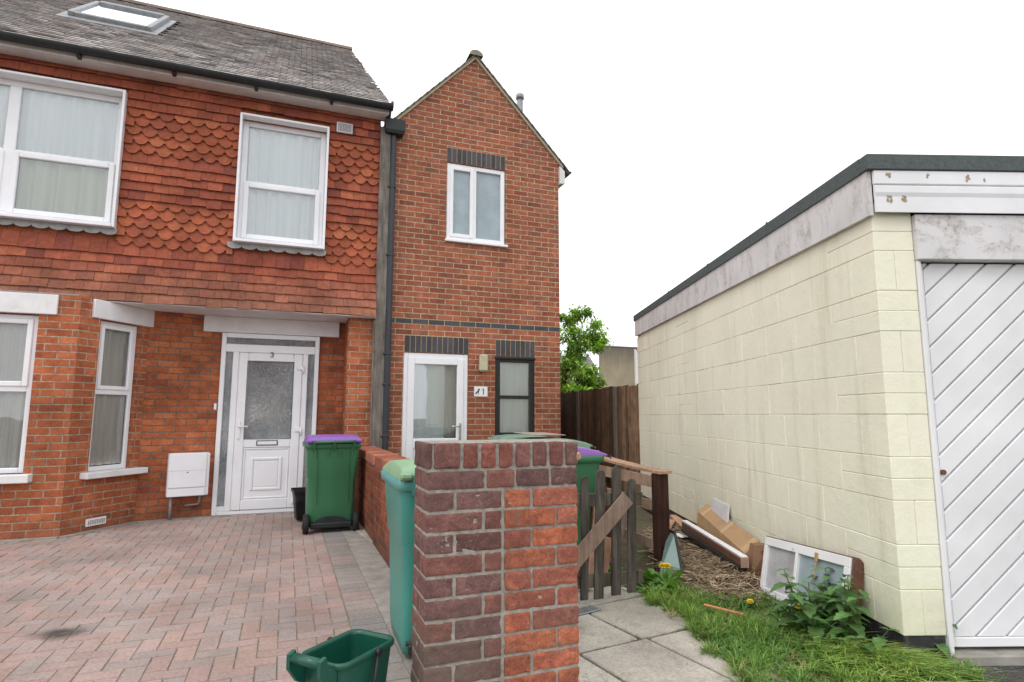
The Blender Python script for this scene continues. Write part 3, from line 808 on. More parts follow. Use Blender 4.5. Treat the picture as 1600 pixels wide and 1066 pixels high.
for r in range(rows):
    s0 = r * .1
    for c in range(52):
        xa = -8.2 + c * .165 - (r % 2) * .0825; xb = xa + .157
        lim = vx(s0)
        if xa > lim: continue
        xb = min(xb, lim)
        if xb - xa < .03: continue
        if xb > SKX0 and xa < SKX1 and s0 + .12 > SKS0 and s0 < SKS1: continue
        b = rp[rr.randrange(6)]; v = rr.uniform(.86, 1.14); cl = tuple(q * v for q in b)
        j = rr.uniform(0, .006) + (.008 if rr.random() < .06 else 0); js = rr.uniform(-.007, .007)
        e = s0 + .19
        f0 = [slope(xa, s0 + js, .034 + j), slope(xb, s0 + js, .034 + j + rr.uniform(-.003, .003)), slope(xb, min(e, SLEN), .008), slope(xa, min(e, SLEN), .008)]
        mb.face(f0, cl)
        d = slope(0, 0, 0) - slope(0, 0, .016)
        mb.face([f0[1], f0[0], f0[0] + d, f0[1] + d], tuple(q * .55 for q in cl))  # butts and side edges darkened, painting shadow lines between the tiles
        mb.face([f0[2], f0[1], f0[1] + d, f0[2] + d], tuple(q * .6 for q in cl))
        mb.face([f0[0], f0[3], f0[3] + d, f0[0] + d], tuple(q * .6 for q in cl))
mb.build('roof', MT['roof_tile'], OH, OO)
mb = MB(); x = -8.2
while x < -.5:
    x2 = min(x + .455, -.47); pr = [(x, rz.y + math.cos(t) * .115, rz.z - .03 + math.sin(t) * .10) for t in [PI - PI * i / 8 for i in range(9)]]
    mb.loft([pr, [(x2, p[1], p[2]) for p in pr]], (.20, .155, .13), closed=False, smooth=True, flip=True)
    mb.face([(x2, p[1], p[2]) for p in pr], (.2, .16, .13)); x += .45
mb.build('ridge', MT['roof_tile'], OH, OO)
# rooflight
def SK(x, s, h): return slope(x, s, h)
mb = MB()
ex = (Vector((1, 0, 0))); es = (slope(0, 1) - slope(0, 0)).normalized(); en = ex.cross(es).normalized()
o = slope(0, 0)
ST = Matrix(((1, 0, 0, o.x), (0, es.y, en.y, o.y), (0, es.z, en.z, o.z), (0, 0, 0, 1)))
mb.M = ST
mb.bb(SKX0, SKX0 + .07, SKS0, SKS1, .0, .10, .008); mb.bb(SKX1 - .07, SKX1, SKS0, SKS1, .0, .10, .008)
mb.bb(SKX0 + .07, SKX1 - .07, SKS0, SKS0 + .07, .0, .095, .008); mb.bb(SKX0 + .07, SKX1 - .07, SKS1 - .11, SKS1, .0, .115, .008)
mb.box(SKX0 - .09, SKX1 + .09, SKS0 - .16, SKS0 - .002, .030, .038); mb.box(SKX0 - .09, SKX0 - .003, SKS0, SKS1 + .05, .030, .04); mb.box(SKX1 + .003, SKX1 + .09, SKS0, SKS1 + .05, .030, .04)
sk = mb.build('rooflight', MT['galv_light'] if 'galv_light' in MT else MT['galv'], OH, OO, label='grey framed rooflight in the tiled roof')
m2 = MB(ST); m2.face([(SKX0 + .07, SKS0 + .07, .075), (SKX1 - .07, SKS0 + .07, .075), (SKX1 - .07, SKS1 - .11, .075), (SKX0 + .07, SKS1 - .11, .075)])
m2.build('pane', MT['sky_glass'], sk, OO)
# fascia, eave soffit, gutter
mb = MB(); mb.bb(-8.2, -.205, -.255, -.235, 5.262, 5.352, .004); mb.box(-8.2, -.207, -.234, 0.0, 5.272, 5.285)
mb.build('fascia', MT['fascia'], OH, OO)
mb = MB()
pr = [(-8.2, -.325 + math.cos(t) * .062, 5.345 + math.sin(t) * .062) for t in [PI + PI * i / 10 for i in range(11)]]
pi_ = [(-8.2, -.325 + math.cos(t) * .056, 5.345 + math.sin(t) * .056) for t in [PI + PI * i / 10 for i in range(11)]]
E2 = lambda P, x: [(x, p[1], p[2]) for p in P]
mb.loft([pr, E2(pr, -.17)], closed=False, smooth=True, flip=True); mb.loft([pi_, E2(pi_, -.17)], closed=False, smooth=True)
mb.face(E2(pr, -.17)); mb.tube([(-.19, -.325, 5.345), (-.165, -.325, 5.345)], .066, 14)
gt = mb.build('gutter', MT['black_plastic'], OH, OO)
for x in (-7.3, -6.4, -5.5, -4.62, -3.70, -2.75, -1.85, -.95):
    mb = MB(); pr2 = [(x - .02, -.325 + math.cos(t) * .067, 5.345 + math.sin(t) * .068) for t in [PI + PI * i / 10 for i in range(11)]]
    mb.loft([pr2, E2(pr2, x + .02)], closed=False, flip=True); mb.prism([(x - .02, -.2565, 5.245), (x - .02, -.2565, 5.32), (x - .02, -.335, 5.275)], (.04, 0, 0))
    mb.build('bracket', MT['black_plastic'], gt, OO)

# upper windows: projecting white boxes
def box_window(W, mulls, openers, y=-.125):
    x0, x1, z0, z1 = W
    m = MB(); t = .028
    m.bb(x0, x0 + t, y, .09, z0, z1, .004); m.bb(x1 - t, x1, y, .09, z0, z1, .004)
    m.bb(x0 + t, x1 - t, y, .09, z1 - t, z1, .004); m.bb(x0 + t, x1 - t, y - .02, .09, z0, z0 + .035, .005)
    ring(m, x0 + t + .001, x1 - t - .001, z0 + .036, z1 - t - .001, .032, .09, .068, .006)
    for q in mulls: m.bb(q - .055, q + .055, .031, .09, z0 + .104, z1 - t - .069, .006)
    return m
def light(m, x0, x1, z0, zm, z1):
    """top fixed light over an opening light"""
    m.bb(x0 - .004, x1 + .004, .030, .09, zm - .035, zm + .035, .006)
    ring(m, x0 - .022, x1 + .022, z0 - .022, zm + .012, .016, .08, .062, .008)
m = box_window(W2, [], [])
xa, xb = W2[0] + .096, W2[1] - .096
light(m, xa, xb, 3.452, 4.150, 4.91)
w = m.build('window', MT['pvc'], OH, OO, label='narrow white upvc window above the front door')
pane(w, I4, xa - .02, xb + .02, 4.18, 4.935, .056, MT['glass'], org=OO); pane(w, I4, xa + .02, xb - .02, 3.48, 4.12, .048, MT['glass'], org=OO)
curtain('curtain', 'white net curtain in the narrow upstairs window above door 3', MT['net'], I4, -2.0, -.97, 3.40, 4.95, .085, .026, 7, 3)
WB = (-5.46, -3.262, 3.37, 5.045)
m = box_window(WB, [-4.36], [])
for xa, xb in ((-5.36, -4.418), (-4.30, -3.36)): light(m, xa, xb, 3.475, 4.165, 4.94)
w = m.build('window', MT['pvc'], OH, OO, label='wide white upvc window of two lights')
for xa, xb in ((-5.36, -4.418), (-4.30, -3.36)):
    pane(w, I4, xa - .01, xb + .01, 4.20, 4.97, .056, MT['glass'], org=OO); pane(w, I4, xa + .03, xb - .03, 3.50, 4.13, .048, MT['glass'], org=OO)
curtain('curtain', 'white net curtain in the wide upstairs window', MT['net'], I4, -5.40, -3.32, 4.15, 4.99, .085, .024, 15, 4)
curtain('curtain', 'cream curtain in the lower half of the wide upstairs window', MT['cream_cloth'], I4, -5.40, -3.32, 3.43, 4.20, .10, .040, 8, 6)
# lead flashing with a scalloped edge under the upper windows
def flashing(x0, x1, z):
    m = MB(); n = max(2, round((x1 - x0) / .165)); w_ = (x1 - x0) / n
    top = [(x1, -.07, z), (x0, -.07, z)]; bot = []
    for i in range(n):
        for k in range(9):
            t = PI - PI * k / 8
            bot.append((x0 + w_ * (i + .5) - math.cos(PI - t) * w_ * .5 if False else x0 + w_ * (i + .5) + math.cos(t) * w_ * .5, -.078, z - .035 - math.sin(t) * .036))
    for i in range(len(bot) - 1):
        a, b = bot[i], bot[i + 1]
        if abs(b[0] - a[0]) < 1e-6: continue
        m.face([a, b, (b[0], -.066, z + .01), (a[0], -.066, z + .01)])
    m.build('lead_flashing', MT['lead'], OH, OO)
flashing(-2.09, -.93, 3.335); flashing(-5.5, -3.24, 3.36)
mb = MB(); mb.bb(-6.42, -3.45, -.40, -.06, 2.5005, 2.515, .003); mb.build('bay_capping', MT['lead'], OH, OO)
# air bricks
def airbrick(M, x0, x1, z0, z1, mat, nx, nz, y):
    m = MB(M); m.bb(x0, x1, y, y + .03, z0, z1, .003)
    f = .016; dx = (x1 - x0 - 2 * f) / nx; dz = (z1 - z0 - 2 * f) / nz
    o_ = m.build('air_brick', mat, OH, OO)
    m = MB(M)
    for i in range(nx):
        for k in range(nz):
            a, c = x0 + f + i * dx, z0 + f + k * dz
            m.face([(a + dx * .2, y - .0015, c + dz * .2), (a + dx * .8, y - .0015, c + dz * .2), (a + dx * .8, y - .0015, c + dz * .8), (a + dx * .2, y - .0015, c + dz * .8)])
    m.build('vent_hole', MT['ink'], o_, OO); return o_
airbrick(I4, -.862, -.655, 4.985, 5.125, MT['poly'], 9, 6, -.075)
airbrick(CM, .28, .515, .045, .125, MT['pvc'], 10, 4, -.012)
# white lintels and sills
mb = MB(); mb.bb(-5.80, -3.628, -.425, -.35, 2.282, 2.495, .006); mb.build('lintel', MT['white_paint'], OH, OO)
mb = MB(CM); mb.bb(.140, .945, -.030, .02, 2.292, 2.497, .006); mb.build('lintel', MT['white_paint'], OH, OO)
mb = MB(); mb.bb(-2.352, -.688, .452, .52, 2.290, 2.497, .006); mb.build('lintel', MT['white_paint'], OH, OO)
# bay front window
mb = MB(); ring(mb, -5.615, -3.790, .6415, 2.275, -.345, -.27, .055)
for q in (-4.70,): mb.bb(q - .04, q + .04, -.344, -.27, .72, 2.22, .006)
for a, b in ((-5.56, -4.745), (-4.655, -3.845)):
    mb.bb(a, b, -.343, -.27, 1.470, 1.535, .006); ring(mb, a - .01, b + .01, 1.525, 2.235, -.362, -.28, .055, .008)
w = mb.build('window', MT['pvc'], OH, OO, label='white window in the front of the ground floor bay')
for a, b in ((-5.56, -4.745), (-4.655, -3.845)):
    pane(w, I4, a, b, 1.57, 2.19, -.31, MT['glass_dim'], org=OO); pane(w, I4, a, b, .71, 1.48, -.30, MT['glass_dim'], org=OO)
mb = MB(); mb.bb(-5.72, -3.70, -.515, -.31, .555, .640, .008); mb.build('sill', MT['white_paint'], w, OO)
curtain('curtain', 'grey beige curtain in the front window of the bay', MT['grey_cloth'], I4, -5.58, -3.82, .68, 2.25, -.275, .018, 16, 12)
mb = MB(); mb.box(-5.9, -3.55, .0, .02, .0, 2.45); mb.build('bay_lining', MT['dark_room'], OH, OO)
# bay side window
mb = MB(CM); ring(mb, .262, .770, .6235, 2.285, .05, .085, .05)
mb.bb(.31, .72, .051, .085, 1.462, 1.525, .006); ring(mb, .305, .727, 1.515, 2.245, .036, .08, .045, .007)
w = mb.build('window', MT['pvc'], OH, OO, label='narrow white window in the canted side of the bay')
pane(w, CM, .34, .69, 1.55, 2.21, .06, MT['glass_dim'], org=OO); pane(w, CM, .31, .72, .71, 1.47, .07, MT['glass_dim'], org=OO)
mb = MB(CM); mb.bb(.165, .940, -.10, .08, .555, .622, .008); mb.build('sill', MT['white_paint'], w, OO)
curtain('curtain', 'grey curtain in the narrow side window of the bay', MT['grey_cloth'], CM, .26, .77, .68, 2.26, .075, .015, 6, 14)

# door screen of number 3
mb = MB()
X0, X1 = -2.128, -.938
mb.bb(X0, X0 + .055, .445, .54, .0, 2.284, .006); mb.bb(X1 - .055, X1, .445, .54, .0, 2.284, .006)
mb.bb(X0 + .055, X1 - .055, .446, .54, 2.225, 2.284, .006); mb.bb(X0 + .055, X1 - .055, .446, .54, 2.040, 2.142, .006)
mb.bb(X0 + .055, X1 - .055, .447, .54, 0, .045, .006)
for a, b in ((-1.988, -1.918), (-1.140, -1.076)): mb.bb(a, b, .445, .54, .045, 2.040, .006)
mb.bb(X0 + .055, -1.988, .448, .54, .045, .105, .004); mb.bb(-1.076, X1 - .055, .448, .54, .045, .105, .004)
mb.box(X0 + .06, X1 - .06, .53, .535, .05, 2.22)
fr = mb.build('door_frame', MT['pvc'], OH, OO, label='white door frame with glazed side lights and leaded top light')
pane(fr, I4, -2.073, -1.988, .105, 2.04, .475, MT['stippled'], 'side_light', OO); pane(fr, I4, -1.076, -.993, .105, 2.04, .475, MT['stippled'], 'side_light', OO)
pane(fr, I4, -2.073, -.993, 2.142, 2.225, .475, MT['stippled'], 'top_light', OO)
mb = MB()
for x in (-1.925, -1.492, -1.300, -1.052):
    mb = MB(); mb.box(x - .005, x + .005, .468, .474, 2.142, 2.225); mb.build('leading', MT['lead'], fr, OO)
mb = MB(); ring(mb, -1.916, -1.142, .050, 2.036, .437, .50, .112, .010, .13)
mb.bb(-1.804, -1.254, .438, .50, .822, .934, .008)
mb.bb(-1.804, -1.254, .455, .50, .18, .822, .004)
ring(mb, -1.800, -1.258, .184, .818, .443, .47, .022, .008); ring(mb, -1.715, -1.335, .28, .70, .440, .47, .045, .016)
mb.bb(-1.668, -1.382, .447, .47, .328, .652, .01)
dr = mb.build('door', MT['pvc'], OH, OO)
pane(dr, I4, -1.806, -1.252, .930, 1.928, .46, MT['stippled'], 'pane', OO)
mb = MB()
for a, b, c, d in ((-1.812, -1.806, .93, 1.93), (-1.254, -1.248, .93, 1.93), (-1.812, -1.248, 1.926, 1.932), (-1.812, -1.248, .928, .934)): mb.box(a, b, .4345, .437, c, d)
mb.build('glazing_seal', MT['rubber'], dr, OO)
mb = MB(); ring(mb, -1.657, -1.403, .848, .912, .428, .44, .010, .003); mb.build('letterbox', MT['ink'], dr, OO)
mb = MB(); mb.bb(-1.645, -1.415, .430, .44, .858, .902, .003); mb.build('letterbox_flap', MT['pvc'], dr, OO)
mb = MB(); mb.bb(-1.885, -1.853, .422, .438, .93, 1.16, .005); mb.tube([(-1.869, .43, 1.09), (-1.869, .395, 1.09), (-1.765, .39, 1.09)], .009, 8)
mb.build('handle', MT['pvc'], dr, OO)
for z in (1.84, 1.03, .12):
    mb = MB(); mb.bb(-1.205, -1.125, .415, .437, z - .012, z + .042, .005); mb.tube([(-1.131, .421, z - .06), (-1.131, .421, z + .03)], .011, 8); mb.build('hinge', MT['pvc'], dr, OO)
def numeral3(cx, z0, h, y):
    m = MB(); pts = []
    r = h * .27
    for i in range(13):
        t = math.radians(150 - i * 240 / 12); pts.append((cx + math.cos(t) * r, z0 + h - r + math.sin(t) * r))
    for i in range(14):
        t = math.radians(90 - i * 250 / 13); pts.append((cx + math.cos(t) * r * 1.05, z0 + r + math.sin(t) * r))
    w_ = h * .085
    for a, b in zip(pts, pts[1:]):
        d = Vector((b[0] - a[0], 0, b[1] - a[1]));
        if d.length < 1e-5: continue
        m.beam((a[0], y, a[1]), (b[0], y, b[1]), .004, w_ * 2, ch=.0005, up=(-d.z, 0, d.x))
    return m
numeral3(-1.527, 1.985, .062, .434).build('numeral', MT['ink'], dr, OO)
mb = MB(); mb.bb(-2.175, -2.145, .470, .499, 1.30, 1.38, .004); mb.build('bell_push', MT['pvc'], OH, OO)

# gas meter box on the porch wall
mbx = thing('meter_box', 'white gas meter box on the orange brick wall left of door 3', 'meter box', (-2.92, .33, 0), MA)
mb = MB(); mb.bb(.295, .735, -.20, -.002, .275, .775, .008); mb.build('case', MT['pvc'], mbx)
mb = MB(); mb.bb(.300, .700, -.222, -.201, .375, .782, .008)
mb.build('door', MT['pvc'], mbx)
mb = MB(); mb.bb(.300, .700, -.214, -.201, .275, .372, .006); mb.build('lower_panel', MT['pvc'], mbx)
mb = MB(); mb.box(.302, .698, -.2230, -.2222, .575, .5775); mb.build('seam', MT['lead'], mbx)
mb = MB(); mb.tube([(.5, -.2245, .555), (.5, -.2215, .555)], .008, 10); mb.build('lock', MT['ink'], mbx)
mb = MB(); mb.tube([(.350, -.12, .0), (.350, -.12, .28)], .018, 10); mb.build('supply_pipe', MT['galv'], mbx)
mb = MB(); mb.tube([(.66, -.06, .28), (.66, -.05, .18), (.645, -.05, .155), (.50, -.05, .15)], .014, 8); mb.build('outlet_pipe', MT['galv'], mbx)

# timber cover post and drainpipe at the party line
tp = thing('cover_post', 'tall weathered grey timber strip between the two houses', 'timber post', (-.215, -.05, .0))
mb = MB(); mb.bb(-.070, .068, -.035, .048, .78, 5.16, .006, (.92, .92, .92)); mb.build('strip', MT['grey_wood'], tp)
mb = MB(); mb.bb(-.088, -.071, -.028, .048, .78, 2.47, .003, (1.1, 1.08, 1.05)); mb.build('side_batten', MT['grey_wood'], tp)
dp = thing('drainpipe', 'dark grey drainpipe with a black hopper head beside the narrow house', 'drainpipe', (-.108, -.06, .0))
mb = MB(); mb.bb(-.042, .042, -.04, .035, .02, 5.10, .022); mb.build('pipe', MT['pipe_plastic'], dp)
for z in (.95, 1.62, 2.02, 3.35, 4.3):
    mb = MB(); mb.bb(-.062, .052, -.044, .058, z, z + .035, .01); mb.build('clip', MT['pipe_plastic'], dp)
mb = MB(); P0 = [(-.125, -.10), (.145, -.10), (.145, .055), (-.125, .055)]
mb.loft([[(x * .85, y * .85, 5.065) for x, y in P0], [(x, y, 5.11) for x, y in P0], [(x, y, 5.265) for x, y in P0]], cap0=True, cap1=True, smooth=False)
mb.tube([(-.09, -.16, 5.36), (-.09, -.05, 5.24)], .035, 10)
mb.build('hopper', MT['black_plastic'], dp)
# ================================================================== GARAGE
GA = math.radians(-19.12)
GP = (1.688, -5.599)
GM = frame(GP[0], GP[1], GA)                       # local: x along the front, y along the side wall
GR = thing('garage', 'flat roofed garage of cream painted blocks with white diagonal board door', 'garage', (GP[0], GP[1], 0), GA)
GL, GW = 5.45, 2.72
def ztop(y): return 2.35 + .045 * y / GL
mb = MB(); rr = random.Random(21)
mb.box(.006, GW - .006, .006, .1, .0, .12); 
mb = MB()
cr = lambda: tuple(c * rr.uniform(.993, 1.007) for c in (.86, .838, .68))
mb.box(.0062, .218, .0062, GL - .01, .12, 2.42, (.84, .82, .665))
mb.box(.2182, GW, GL - .1, GL - .011, .12, 2.42, (.84, .82, .665)); mb.box(GW - .2, GW, .03, GL - .1, .12, 2.42, (.84, .82, .665))
HG = .0006
for k in range(10):
    z0 = .121 + .225 * k; z1 = min(z0 + .225, 2.365)
    ys = [0.0]
    if k % 2 == 0: ys.append(.225)
    while ys[-1] < GL - .01: ys.append(min(ys[-1] + .45, GL))
    for i, (a, b) in enumerate(zip(ys, ys[1:])):
        if b - a < .02: continue
        parts_ = [(z0, z1)]
        if k % 2 == 1 and i in (0, 7) and z1 - z0 > .15: parts_ = [(z0, (z0 + z1) / 2), ((z0 + z1) / 2, z1)]
        for c, d in parts_:
            xw = .1125 if (k % 2 == 0 and i == 0) else (.225 if i == 0 else .1)
            j = rr.uniform(-.0012, .0012)
            mb.bb(j, xw - (HG if i == 0 and xw < .2 else 0), a + (HG if i else j), b - HG, c + HG, d - HG, .0038, cr())
    if k % 2 == 0: mb.bb(.1125 + HG, .225, rr.uniform(-.0012, .0012), .1, z0 + HG, z1 - HG, .0038, cr())
mb.build('block_wall', MT['garage'], GR)
mb = MB(); mb.bb(.008, .226, .010, GL, -.08, .119, .008); mb.bb(-.02, .006, .6, GL, -.05, .055, .01); mb.build('plinth', MT['plinth'], GR)
# roof and boards
mb = MB(); mb.box(.0, GW, .0, GL, 2.43, 2.60); mb.build('roof_deck', MT['plinth'], GR)
def wedge(x0, x1, zb0, zt0, zb1, zt1, y0, y1):
    """board along y whose bottom and top drift from the front to the back"""
    m = MB(); P = lambda x, y, z: (x, y, z)
    a = [P(x0, y0, zb0), P(x0, y0, zt0), P(x0, y1, zt1), P(x0, y1, zb1)]
    m.prism(a, (x1 - x0, 0, 0)); return m
wedge(-.030, -.006, 2.338, 2.597, 2.395, 2.625, -.028, GL).build('side_board', MT['peel_side'], GR)
m = wedge(-.042, .10, 2.592, 2.682, 2.622, 2.702, .012, GL + .02)
m.bb(-.042, GW, -.062, .012, 2.592, 2.682, .004)
for s_ in (1.15, 2.4, 3.7): m.bb(-.046, .04, s_, s_ + .012, 2.60 + .02 * s_ / GL, 2.692 + .02 * s_ / GL, .002)
m.face([(.1, .0, 2.68), (GW, 0, 2.68), (GW, GL, 2.70), (.1, GL, 2.70)])
m.build('felt_edge', MT['felt'], GR)
mb = MB(); mb.bb(-.004, GW, -.052, -.03, 2.512, 2.590, .003)
mb.build('fascia_board', MT['board_white'], GR)
mb = MB(); P = [(-.040, 2.352), (-.048, 2.352), (-.048, 2.44), (-.055, 2.462), (-.055, 2.498), (-.040, 2.508)]
mb.prism([(-.004, y, z) for y, z in P], (GW, 0, 0)); mb.box(.0, GW, -.039, -.030, 2.355, 2.59)
mb.build('fascia_board', MT['board_white'], GR)
for x, z, r in ((.075, 2.565, .018), (.30, 2.555, .014), (.525, 2.545, .017), (.075, 2.43, .022), (.152, 2.428, .022), (.62, 2.535, .01)):
    mb = MB()
    for k in range(5):
        cx, cz = x + rr.uniform(-r, r) * .5, z + rr.uniform(-r, r)
        pts = [(cx + math.cos(t) * r * rr.uniform(.25, .6), -.0562 if z < 2.5 else -.0530, cz + math.sin(t) * r * rr.uniform(.3, .75)) for t in [i * PI / 4 for i in range(8)]]
        yy = (-.0558 if z > 2.462 else -.0492) if z < 2.5 else -.0526
        mb.face([(p[0], yy - k * .0002, p[2]) for p in pts])
    mb.build('chipped_patch', MT['chip'], GR)
mb = MB(); mb.bb(.2275, GW, -.028, .05, 2.092, 2.348, .004); mb.build('lintel_board', MT['peel_board'], GR)
# door
for a, b in ((.2275, .252), (2.48, 2.50)):
    mb = MB(); mb.bb(a, b, -.010, .09, .0, 2.09, .004); mb.build('door_jamb', MT['door_white'], GR)
DX0, DX1, DZ0, DZ1 = .255, 2.475, .055, 2.082
mb = MB(); mb.box(DX0, DX1, .052, .075, DZ0, DZ1, (.6, .6, .6))
mb.bb(DX0, DX0 + .030, .024, .052, DZ0, DZ1, .004); mb.bb(DX0 + .031, DX1, .0245, .052, DZ0, DZ0 + .048, .004)
def clip(poly, f):
    out = []
    for i in range(len(poly)):
        a, b = poly[i], poly[(i + 1) % len(poly)]; fa, fb = f(a), f(b)
        if fa >= 0: out.append(a)
        if (fa >= 0) != (fb >= 0):
            t = fa / (fa - fb); out.append((a[0] + (b[0] - a[0]) * t, a[1] + (b[1] - a[1]) * t))
    return out
sl = .893; sp = .146
for i in range(-14, 20):
    c0 = .60 + i * sp - .3 * sl + .006; c1 = c0 + sp - .013
    def band(inset):
        p = [(DX0 + .033, DZ0 + .052), (DX1, DZ0 + .052), (DX1, DZ1), (DX0 + .033, DZ1)]
        p = clip(p, lambda q: q[1] - (sl * q[0] + c0 + inset)); p = clip(p, lambda q: (sl * q[0] + c1 - inset) - q[1]) if p else p
        return p
    p = band(0); q = band(.006)
    if len(p) < 3 or len(q) < 3: continue
    mb.prism([(x, .034, z) for x, z in p], (0, .018, 0))
    mb.face([(x, .0285, z) for x, z in q])
    if len(p) == len(q):
        for a in range(len(p)):
            b = (a + 1) % len(p)
            mb.face([(q[a][0], .0285, q[a][1]), (p[a][0], .034, p[a][1]), (p[b][0], .034, p[b][1]), (q[b][0], .0285, q[b][1])])
gd = mb.build('door', MT['door_white'], GR)
mb = MB(); mb.tube([(.296, .027, .94), (.296, .015, .94)], .014, 12); gl = mb.build('lock', MT['rust'], gd)
mb = MB(); mb.bb(.232, GW - .2, -.035, .16, -.06, .036, .008); mb.build('threshold', MT['concrete'], GR)

# ================================================================== BRICK PIER beside the path
bp = thing('brick_pier', 'dark brick gate pier joined to orange brick wall end, topped with bricks on edge', 'brick pier', (-.45, -5.40, 0))
BO = (-.45, -5.40, 0)
rr = random.Random(33)
dark = [(.180, .076, .066), (.150, .073, .069), (.215, .083, .066), (.175, .087, .079), (.145, .073, .071)]
orng = [(.40, .115, .062), (.44, .135, .068), (.35, .11, .07), (.42, .12, .058), (.33, .13, .092)]
YF = -5.50; X0, X1 = -.780, -.112; XM = -.452; YB = YF + .245
def pc(p):
    v = rr.uniform(.8, 1.2); return tuple(c * v for c in p[rr.randrange(len(p))])
mo = MB(); mo.box(X0 + .0050, XM, YF + .0055, YB - .0055, -.05, 1.118)
mo.box(XM, X1 - .004, YF + .0085, YB - .006, -.05, 1.118); mo.bb(X0 + .012, X1 - .012, YF + .018, YB - .012, 1.1182, 1.1275, .004)
mo.build('mortar', MT['mortar'], bp, BO)
br = MB(); HC = .0825; zt = 1.012
J = .0022
for k in range(13):
    z1 = zt - (k + 0) * HC; z0 = z1 - HC + .012
    if k == 0:
        for a, b in ((X0, X0 + .24), (X0 + .252, X0 + .372), (X0 + .384, X0 + .533), (X0 + .545, X1)):
            br.rough(a, b, YF + rr.uniform(-.002, .002), YF + .11, z0, z1, pc(dark[:3] if a < -.5 else dark))
        br.rough(X0 + rr.uniform(-.002, .002), X0 + .1, YF + .122, YB, z0, z1, pc(dark))
        continue
    wear = (.75 + .25 * min(1, z1 / .5))
    d = [tuple(c * wear for c in q) for q in dark]
    if k % 2 == 1:
        for a, b in ((X0, X0 + .112), (X0 + .124, XM - .012)): br.rough(a, b, YF + rr.uniform(-.002, .002), YF + (.235 if a == X0 else .11), z0, z1, pc(d))
        pass
    else:
        for a, b in ((X0, X0 + .233), (X0 + .245, XM - .012)): br.rough(a, b, YF + rr.uniform(-.002, .002), YF + .108, z0, z1, pc(d))
        br.rough(X0 + rr.uniform(-.002, .002), X0 + .11, YF + .120, YB, z0, z1, pc(d))
    if k % 2 == 0: cuts = ((XM + .004, XM + .232), (XM + .242, X1))
    else: cuts = ((XM + .004, XM + .118), (XM + .130, X1))
    for a, b in cuts:
        br.rough(a, b, YF + .002 + rr.uniform(-.003, .004), YF + .11, z0 - .001 + rr.uniform(-.0015, .0015), z1, pc(orng))
# bricks on edge along the top
xs_ = [X0 - .002, X0 + .118]
z0, z1 = 1.024, 1.126
br.rough(X0 - .004, X0 + .020, YF + .0, YB, z0, z1, pc(dark), .006)
x = X0 + .028
w0 = .108
br.rough(x, x + w0, YF - .004, YF + .23, z0, z1, pc(dark[:3]), .008); x += w0 + .014
while x < X1 - .03:
    w_ = .062 + rr.uniform(-.003, .004)
    e = min(x + w_, X1 + .004)
    br.rough(x, e, YF - rr.uniform(0, .006), YF + .235, z0 - rr.uniform(0, .002), z1 - rr.uniform(0, .006), tuple(c * q for c, q in zip(pc(dark[:3]), (1.25, 1.05, 1.0))), .008); x += w_ + .0145
br.build('brickwork', MT['pier_brick'], bp, BO)

# low wall between drive and path
lw = thing('boundary_wall', 'low orange brick wall between the paved drive and the path', 'garden wall', (-.35, -1.9, 0))
LO = (-.35, -1.9, 0)
mb = MB()
WX0, WX1 = -.47, -.235
mb.face([(WX0, -.10, -.05), (WX0, -3.72, -.05), (WX0, -3.72, .735), (WX0, -.10, .735)])
mb.face([(WX1, -3.72, -.05), (WX1, -.10, -.05), (WX1, -.10, .735), (WX1, -3.72, .735)])
mb.face([(WX0, -3.72, .735), (WX1, -3.72, .735), (WX1, -.1, .735), (WX0, -.1, .735)])
mb.face([(WX1, -.1, -.05), (WX0, -.1, -.05), (WX0, -.1, .735), (WX1, -.1, .735)])
mb.build('brickwork', MT['brick_dwarf'], lw, LO)
mb = MB(); y = -.10; cop = [(.36, .13, .075), (.30, .10, .06), (.40, .15, .09), (.33, .13, .09)]
while y > -3.65:
    mb.bb(WX0 - .006 + rr.uniform(-.003, .003), WX1 + .006, y - .066, y, .745, .838 + rr.uniform(-.004, .003), .007, pc(cop), jit=.002, rnd=rr); y -= .0755
mb.build('coping', MT['coping_brick'], lw, LO)
mb = MB(); mb.box(WX0 + .006, WX1 - .006, -3.70, -.1, .7352, .826); mb.build('mortar', MT['mortar'], lw, LO)

# ================================================================== GROUND
mb = MB(); mb.face([(-200, -200, -.065), (250, -200, -.065), (250, 250, -.065), (-200, 250, -.065)])
tag(mb.build('ground', MT['ground'], kind='structure'), 'rough earth ground around the houses', 'ground')
mb = MB(); mb.face([(-9.5, -9.0, -.0042), (-.475, -9.0, -.0042), (-.475, .52, -.0042), (-9.5, .52, -.0042)]); 
tag(mb.build('driveway_bed', MT['joint_sand'], kind='structure'), 'sandy joints between the driveway paving blocks', 'driveway')
def inside_drive(x0, x1, y0, y1):
    if x0 > -.935 or x0 < -8.5 or y0 < -8.6: return False
    def front(x):
        if x < -3.43: return -.40
        if x < -2.92: return -.40 + (x + 3.43) * .73 / .51
        if x < -2.13: return .33 + (x + 2.92) * .17 / .79
        return .46
    return y1 < min(front(x0), front(x1)) - .0
mb = MB(); a = .1; rr = random.Random(44)
pp = [(.352, .256, .232), (.362, .260, .232), (.345, .262, .238), (.33, .266, .245), (.36, .252, .225), (.375, .262, .228), (.345, .268, .244), (.32, .262, .245)]
